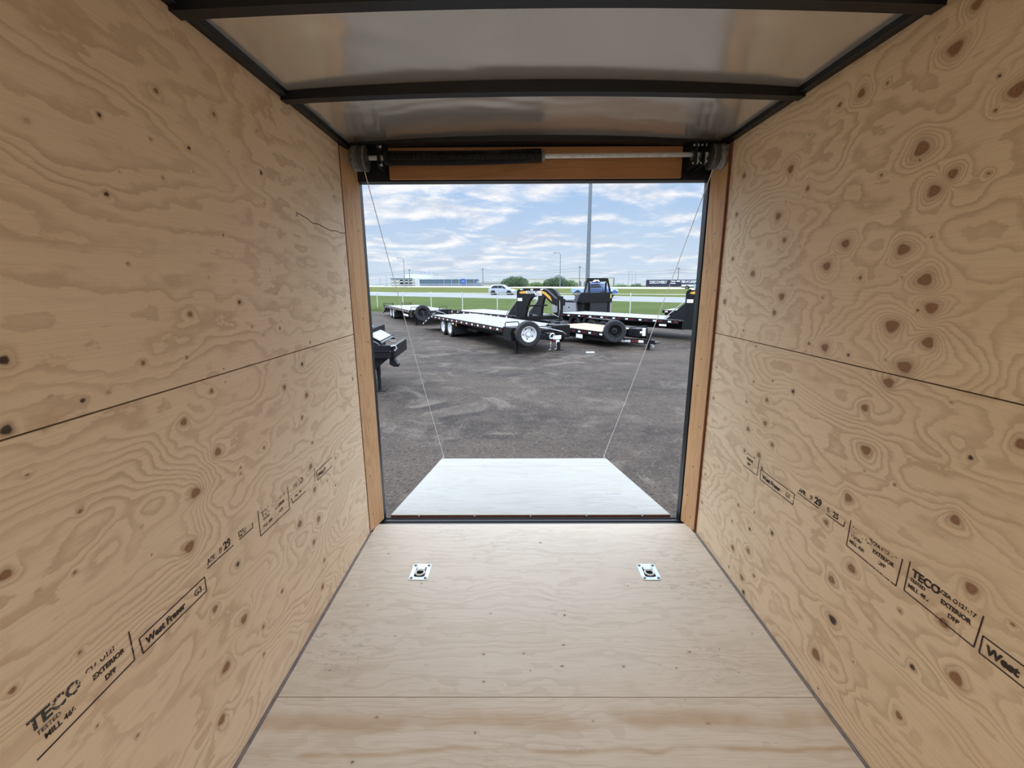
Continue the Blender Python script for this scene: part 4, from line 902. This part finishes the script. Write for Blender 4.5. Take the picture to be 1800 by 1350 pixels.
# ------------------------------------------------------------------ vehicles on the road
def body_loft(rows, mat, name, par):
    """rows of (x, half width low, half width high, z low, z high)"""
    mb = MB()
    for (x, a, b, z0, z1) in rows: mb.v += [(x, -a, z0), (x, a, z0), (x, a*1.0, (z0+z1)/2), (x, b, z1), (x, -b, z1), (x, -a*1.0, (z0+z1)/2)]
    for i in range(len(rows)-1):
        for k in range(6): mb.f.append((i*6+k, i*6+(k+1) % 6, (i+1)*6+(k+1) % 6, (i+1)*6+k))
    mb.f += [tuple(range(6))[::-1], tuple((len(rows)-1)*6+k for k in range(6))]
    return mb.build(name, mat, par, bevel=.03)
def make_suv(loc, rz, label):
    o = empty('car', loc, rz, label=label, cat='car')
    body_loft([(-2.25, .78, .74, .42, .98), (-2.15, .88, .84, .30, 1.05), (-1.4, .92, .88, .24, 1.08), (.75, .92, .88, .24, 1.02), (1.55, .90, .84, .26, .96), (2.15, .84, .76, .30, .82), (2.28, .70, .62, .40, .70)], M_silver, 'body', o)
    cab = body_loft([(-2.08, .80, .72, 1.0, 1.10), (-1.75, .84, .66, 1.02, 1.52), (-1.1, .86, .64, 1.02, 1.66), (.0, .86, .64, 1.0, 1.68), (.35, .86, .64, 1.0, 1.62), (1.15, .82, .76, .98, 1.06)], M_silver, 'cabin', o)
    MB().prism([(-1.72, 1.10), (-1.52, 1.46), (-1.05, 1.54), (.0, 1.55), (.32, 1.50), (.86, 1.10)], -.87, .87, 'xz').build('side_window', M_glass, cab)
    MB().prism([(.42, 1.56), (1.08, 1.07), (1.12, 1.07), (.46, 1.58)], -.60, .60, 'xz').build('windscreen', M_glass, cab)
    for x in (-.55, .22): MB().box(x-.03, x+.03, -.875, .875, 1.06, 1.55).build('window_pillar', M_silver, cab)
    MB().box(-2.0, 2.0, -.935, .935, .22, .36).build('sill_trim', M_black, o)
    for x in (-1.38, 1.38):
        MB().cyl((x, -.93, .36), (x, .93, .36), .42, 20).build('wheel_arch', M_black, o)
        for y, s in ((-.84, -1), (.84, 1)): wheel(o, (x, y*1.03, .35), (0, 1, 0), .35, .22, rimmat=M_darkgalv, sgn=s)
    MB().box(2.14, 2.24, -.74, -.45, .66, .76).box(2.14, 2.24, .45, .74, .66, .76).build('headlamp', M_tape, o)
    MB().box(.55, .68, -1.02, -.90, 1.02, 1.16).box(.55, .68, .90, 1.02, 1.02, 1.16).build('mirror', M_black, o)
    return o
ra = math.atan2(-38.0, 40.5)
make_suv((-1.9, 75.0, .0), -.30, 'silver sport utility car driving right along the near road')
def make_pickup(loc, rz, label, bodym, bedm, long=0):
    o = empty('pickup_truck', loc, rz, label=label, cat='pickup truck')
    body_loft([(-.1, .94, .90, .42, 1.12), (.6, .95, .92, .36, 1.14), (2.0, .95, .90, .36, 1.12), (2.75, .90, .84, .40, 1.04), (2.85, .82, .76, .46, .92)], bodym, 'body', o)
    cab = body_loft([(-.05, .86, .72, 1.08, 1.78), (.9, .86, .72, 1.08, 1.84), (1.25, .86, .72, 1.08, 1.76), (1.9, .84, .80, 1.06, 1.14)], bodym, 'cabin', o)
    MB().prism([(.05, 1.18), (.08, 1.66), (1.10, 1.68), (1.60, 1.18)], -.87, .87, 'xz').build('side_window', M_glass, cab)
    MB().box(-2.75-long, -.12, -.94, .94, .62, 1.08).build('cargo_bed', bedm, o, bevel=.02)
    MB().box(-2.8-long, 2.6, -.5, .5, .34, .58).build('chassis', M_black, o)
    for x in (-1.75, 1.85):
        MB().cyl((x, -.96, .42), (x, .96, .42), .48, 20).build('wheel_arch', M_black, o)
        for y, s in ((-.86, -1), (.86, 1)): wheel(o, (x, y*1.05, .40), (0, 1, 0), .40, .24, sgn=s)
    MB().box(2.80, 2.90, -.80, -.50, .80, .95).box(2.80, 2.90, .50, .80, .80, .95).build('headlamp', M_tape, o)
    return o
make_pickup((9.95, 56.0, .0), -.72, 'blue pickup truck passing on the near road behind the headache rack', M_blue, M_lightblue)
make_pickup((44.9, 111.8, .50), -.50, 'pale blue pickup truck with a white bed in front of the dark roadside sign', M_lightblue, M_white, .3)

# ------------------------------------------------------------------ dark roadside sign
sg = empty('roadside_sign', (47.5, 150, .55), -.12, label='long dark roadside sign reading DISCOVERY and a telephone number', cat='sign')
MB().box(-3.5, 15.2, -.1, .1, .45, 2.65).build('sign_face', M_banner, sg)
MB().box(-3.5, 15.2, -.12, .12, 2.66, 2.74).build('top_trim', M_lightblue, sg)
for k in range(7): MB().box(-3.2+k*3.0, -3.05+k*3.0, -.08, .08, -.6, .44).build('sign_post', M_polewood, sg)
text_obj('DISCOVERY', 1.25, M_ltxt, sg, (-2.4, -.13, 1.45), (1, 0, 0), (0, 0, 1), 'lettering', bold=.03, sx=.85)
text_obj('Phone 24h', .75, M_ltxt, sg, (4.4, -.13, 1.95), (1, 0, 0), (0, 0, 1), 'lettering', bold=.03, sx=.85) if False else MB().box(4.4, 5.9, -.13, -.11, 2.0, 2.3).box(6.2, 7.4, -.13, -.11, 2.0, 2.35).box(4.3, 6.0, -.13, -.11, 1.4, 1.65).build('small_white_lettering', M_ltxt, sg)
text_obj('780.412.8200', 1.15, M_ltxt, sg, (7.7, -.13, 1.62), (1, 0, 0), (0, 0, 1), "lettering", bold=.03, sx=.80)

# ------------------------------------------------------------------ poles and wires
pl = empty('light_pole', (5.05, 31, GZ), label='tall thick grey light pole rising behind the headache rack', cat='pole')
MB().cyl((0, 0, 0), (0, 0, 14), .155, 20, .085).build('shaft', M_pole, pl, smooth=True); MB().cyl((0, 0, -.1), (0, 0, .35), .28, 20).build('pole_footing', M_curb, pl)
MB().tube([(0, 0, 14), (-.4, -.5, 14.4), (-1.2, -1.5, 14.5)], .05, 8).box(-1.7, -1.1, -1.9, -1.4, 14.40, 14.55).build('lamp_arm', M_pole, pl)
def street_lamp(x, y, z, h, arm, label):
    o = empty('street_lamp', (x, y, z), label=label, cat='street lamp', group='street lamps along the highway')
    MB().cyl((0, 0, -1), (0, 0, h*.9), .13, 10, .09).tube([(0, 0, h*.89), (0, 0, h*.94), (arm*.15, 0, h*.985), (arm*.45, 0, h*1.0), (arm, 0, h)], .085, 8).build('pole', M_pole, o, smooth=True)
    MB().box(min(arm, arm*1.5), max(arm, arm*1.5), -.15, .15, h-.14, h+.04).build('lamp_head', M_pole, o)
street_lamp(-38.8, 160, 1.4, 9.8, -1.6, 'curved-arm street lamp before the white building, left of the view')
street_lamp(14.0, 137, 1.1, 10.0, -1.5, 'curved-arm street lamp standing in front of the bushes')
wp = []
for (px, d, yt, lab) in ((721, 195, 473, 'thin utility pole beside the curved lamp at left'), (849, 190, 472, 'thin utility pole left of the bushes'), (1018, 165, 469, 'thin utility pole just left of the tall light pole'), (1190, 150, 472, 'thin utility pole rising behind the dark roadside sign')):
    x = (px-903.4)/771.97*d*.977; zt = 1.479+(502.3-yt)/771.97*d*.977*1.0
    o = empty('utility_pole', (x, d, .4), label=lab, cat='utility pole', group='utility poles along the field')
    MB().cyl((0, 0, 0), (0, 0, zt-.4), .15, 8, .11).build('pole', M_polewood, o); MB().box(-.6, .6, -.06, .06, zt-.95, zt-.80).build('crossarm', M_polewood, o)
    wp.append((x, d, zt))
wp = [(-95, 200, 7.9)]+wp+[(78, 140, 8.2)]
for k, dz in ((0, -.75), (1, -1.6)):
    pts = []
    for a, b in zip(wp, wp[1:]):
        for i in range(16):
            s = i/16; pts.append((a[0]+(b[0]-a[0])*s, a[1]+(b[1]-a[1])*s, a[2]+(b[2]-a[2])*s+dz-1.1*math.sin(PI*s)))
    tag(MB().tube(pts, .035, 4).build('power_line', M_polewood), ('upper thin power line strung across the sky between the poles', 'lower thin power line strung across the sky between the poles')[k], 'power line', 'power lines')
for i, (px, d, h, lab) in enumerate(((668, 260, 6, 'hair-thin mast low on the horizon nearest the left jamb'), (680, 270, 7, 'hair-thin mast on the horizon left of the parking structure'), (1104, 220, 7, 'hair-thin mast on the horizon right of the headache rack'), (1110, 240, 6, 'hair-thin mast on the horizon, middle of three right of the rack'), (1116, 230, 7, 'hair-thin mast on the horizon closest to the dark sign'), (840, 240, 5, 'hair-thin mast at the right end of the long low building'))):
    tag(MB().cyl(((px-903.4)/772*d*.977, d, .8), ((px-903.4)/772*d*.977, d, 1.2+h), .10, 6, .05).build('mast', M_pole), lab, 'mast')

# ------------------------------------------------------------------ buildings on the horizon
def bpos(px, d): return (px-903.4)/771.97*d*.977
def zpos(py, d): return 1.479+(502.3-py)/771.97*d*.977
def building(name, px0, px1, yt, d, depth, mat, label, cat='building', z0=.8, roofm=None, win=None, winm=None):
    x0, x1, zt = bpos(px0, d), bpos(px1, d), zpos(yt, d)
    o = empty(name, (x0, d, z0), label=label, cat=cat)
    MB().box(0, x1-x0, 0, depth, 0, zt-z0).build('wall', mat, o); MB().box(-.2, x1-x0+.2, -.2, depth+.2, zt-z0, zt-z0+.25).build('roof', roofm or M_wall_w, o)
    for (a, b, c, e) in win or []:
        MB().box((x1-x0)*a, (x1-x0)*b, -.12, .05, (zt-z0)*c, (zt-z0)*e).build('window', winm or M_wall_d, o)
    return o, x1-x0, zt-z0
o, w, hh_ = building('plant_building', 713, 762, 480.5, 330, 25, M_wall_w, 'tall white industrial building on the left horizon', win=[(.05,.30,.30,.36),(.55,.62,.2,.26)])
MB().box(w*.5, w*.72, 3, 8, hh_+.2, hh_+1.0).build('roof_unit', M_wall_g, o); MB().cyl((w*.83, 4, hh_), (w*.83, 4, hh_+1.4), .5, 8).build('roof_vent', M_wall_g, o); MB().cyl((w*.2, 4, hh_), (w*.2, 4, hh_+.8), .4, 8).build('roof_vent', M_wall_g, o)
MB().box(-w*.22, w*.0, -2, 12, 0, hh_*.66).box(-w*.1, w*.9, -3, -.5, 0, hh_*.62).build('lower_wing', M_wall_w, o)
pk = empty('parking_structure', (bpos(687, 270), 270, .8), label='small open-sided parking structure left of the white building', cat='building')
W2 = bpos(726, 270)-bpos(687, 270); Hk = zpos(489.5, 270)-.8
for k in range(3): MB().box(0, W2, 0, 10, Hk*(.26+.34*k), Hk*(.36+.34*k)+.05).build('floor_slab', M_wall_w, pk)
MB().box(0, W2, -.1, 0, Hk*.97, Hk*1.06).build('roof_edge', M_wall_d, pk)
for k in range(6): MB().box(W2*k/5-.15, W2*k/5+.15, 0, .4, 0, Hk).build('column', M_wall_w, pk)
MB().box(.3, W2*.38, .6, 9, 0, Hk*.9).box(W2*.45, W2*.95, 4, 9, 0, Hk*.9).build('core_wall', M_wall_c, pk)
o, w, hh_ = building('warehouse', 738, 838, 491.8, 215, 14, M_wall_g, 'long low grey warehouse with a dark blue band of windows', roofm=M_wall_d, win=[(.0, 1.0, .62, .98)])
MB().box(w, w*1.06, 0, 12, 0, hh_*.62).build('low_wing', M_wall_g, o)
for k in range(5): MB().box(w*(.43+.13*k), w*(.43+.13*k)+.12, -.5, -.35, 0, hh_*1.25).build('downpipe', M_wall_w, o)
bs = empty('blue_sign', (bpos(811, 205), 205, .8), label='square blue sign on posts before the long low warehouse', cat='sign')
MB().box(0, 1.8, -.06, .06, zpos(499, 205)-.8, zpos(490, 205)-.8).build('sign_face', M_sign, bs); MB().box(.3, .45, -.05, .05, -.5, .8).box(1.3, 1.45, -.05, .05, -.5, .8).build('sign_post', M_pole, bs); MB().box(.35, 1.4, -.075, -.062, zpos(495, 205)-.8, zpos(493.6, 205)-.8).build('white_lettering', M_lightblue, bs)
building('pale_shed', 846, 892, 495.5, 240, 15, M_wall_c, 'low cream shed between the warehouse and the round bush', win=[(.1,.9,.6,.72)])
building('pale_hall', 905, 968, 490.5, 260, 18, M_wall_c, 'low cream hall showing between the two clumps of bushes', win=[(.3,.55,.1,.4),(.62,.8,.1,.4)], winm=M_wall_d)
building('cream_store', 1002, 1060, 489.5, 250, 18, M_wall_c, 'cream store building behind the tall light pole', win=[(.28,.33,.1,.6),(.42,.47,.1,.6)])
building('grey_shop', 1060, 1079, 489.0, 235, 14, M_wall_c, 'small boxy shop with dark corner trims right of the headache rack', win=[(0,.06,0,1),(.92,1.0,0,1)])
for i, (a, b, y, d, lab) in enumerate(((650, 668, 498, 300, 'tiny pale building on the horizon beside the left jamb'), (670, 684, 497.5, 345, 'tiny pale building on the horizon left of the parking structure'), (1085, 1096, 499, 320, 'tiny pale building on the horizon right of the headache rack'), (1119, 1127, 498.5, 300, 'tiny white building on the horizon touching the dark sign'))):
    building('far_building', a, b, y, d, 10, M_wall_w, lab, win=[(.2,.8,.3,.5)])

# ------------------------------------------------------------------ bushes
M_leaf = pbr('bush_leaves', (.075,.115,.045), .8, col2=(.045,.08,.035), vscale=1.2)
M_leaf2 = pbr('pale_bush_leaves', (.14,.20,.07), .8, col2=(.08,.13,.05), vscale=1.2)
def bush(px0, px1, yt, d, mat, label, n=2600, z0=.6, group='bushes on the horizon'):
    x0, x1, zt = bpos(px0, d), bpos(px1, d), zpos(yt, d); w = x1-x0; h = zt-z0
    o = empty('bush', ((x0+x1)/2, d, z0), label=label, cat='bush', group=group)
    mb = MB(); nb = max(4, int(w/1.2)); bl = []
    for k in range(nb):
        bx = (-.5+(k+.5)/nb)*w*.85; e = 1-(abs(bx)/(w*.55))**2; bl.append((bx, rnd.uniform(-1.5, 1.5), h*(.30+.10*rnd.random()), w/nb*1.1+.5, h*.62*max(.45, e)*rnd.uniform(.85, 1.08)))
    for i in range(n):
        bx, by, bz, r, rh = rnd.choice(bl); a = rnd.uniform(0, 2*PI); c = rnd.uniform(-.9, 1); s = math.sqrt(1-c*c); q = rnd.uniform(.65, 1.04)
        p = Vector((bx+r*s*math.cos(a)*q, by+r*s*math.sin(a)*q, bz+rh*c*q))
        if p.z < 0: p.z = rnd.uniform(0, .6)
        t1 = Vector((rnd.gauss(0, 1), rnd.gauss(0, 1), rnd.gauss(0, 1))).normalized()*.20; t2 = t1.orthogonal().normalized()*.13
        mb.add([p-t1, p+t2, p+t1, p-t2], [(0, 1, 2, 3)])
    me = bpy.data.meshes.new('foliage'); me.from_pydata(mb.v, [], mb.f); me.materials.append(mat)
    f = bpy.data.objects.new('foliage', me); C.collection.objects.link(f); f.parent = o
    st = MB()
    for k in range(5): st.cyl(((k-2)*.2, 0, -.5), ((k-2)*w*.13, 0, h*.5), .10, 6, .05)
    st.build('stem', M_polewood, o); return o
bush(884, 926, 483.5, 150, M_leaf, 'dark green round bush clump right of the silver car', 4200)
bush(958, 1000, 485.5, 158, M_leaf, 'broad green bush clump behind the curved street lamp', 4200)
bush(928, 960, 496, 165, M_leaf2, 'low pale green shrubs between the two big bush clumps', 2200)
bush(996, 1012, 491, 176, M_leaf2, 'small pale green bush left of the thin utility pole', 1500)
bush(1080, 1100, 500, 185, M_leaf2, 'low green scrub on the horizon right of the headache rack', 900)
bush(1112, 1126, 499, 190, M_leaf, 'small dark shrub left of the dark roadside sign', 700)
tag(MB().box(-.12, .12, -.04, .04, 0, .035).build('litter_scrap', M_white, loc=(2.25, 12.9, GZ)), 'small white scrap of litter on the gravel before the equipment trailer', 'litter')
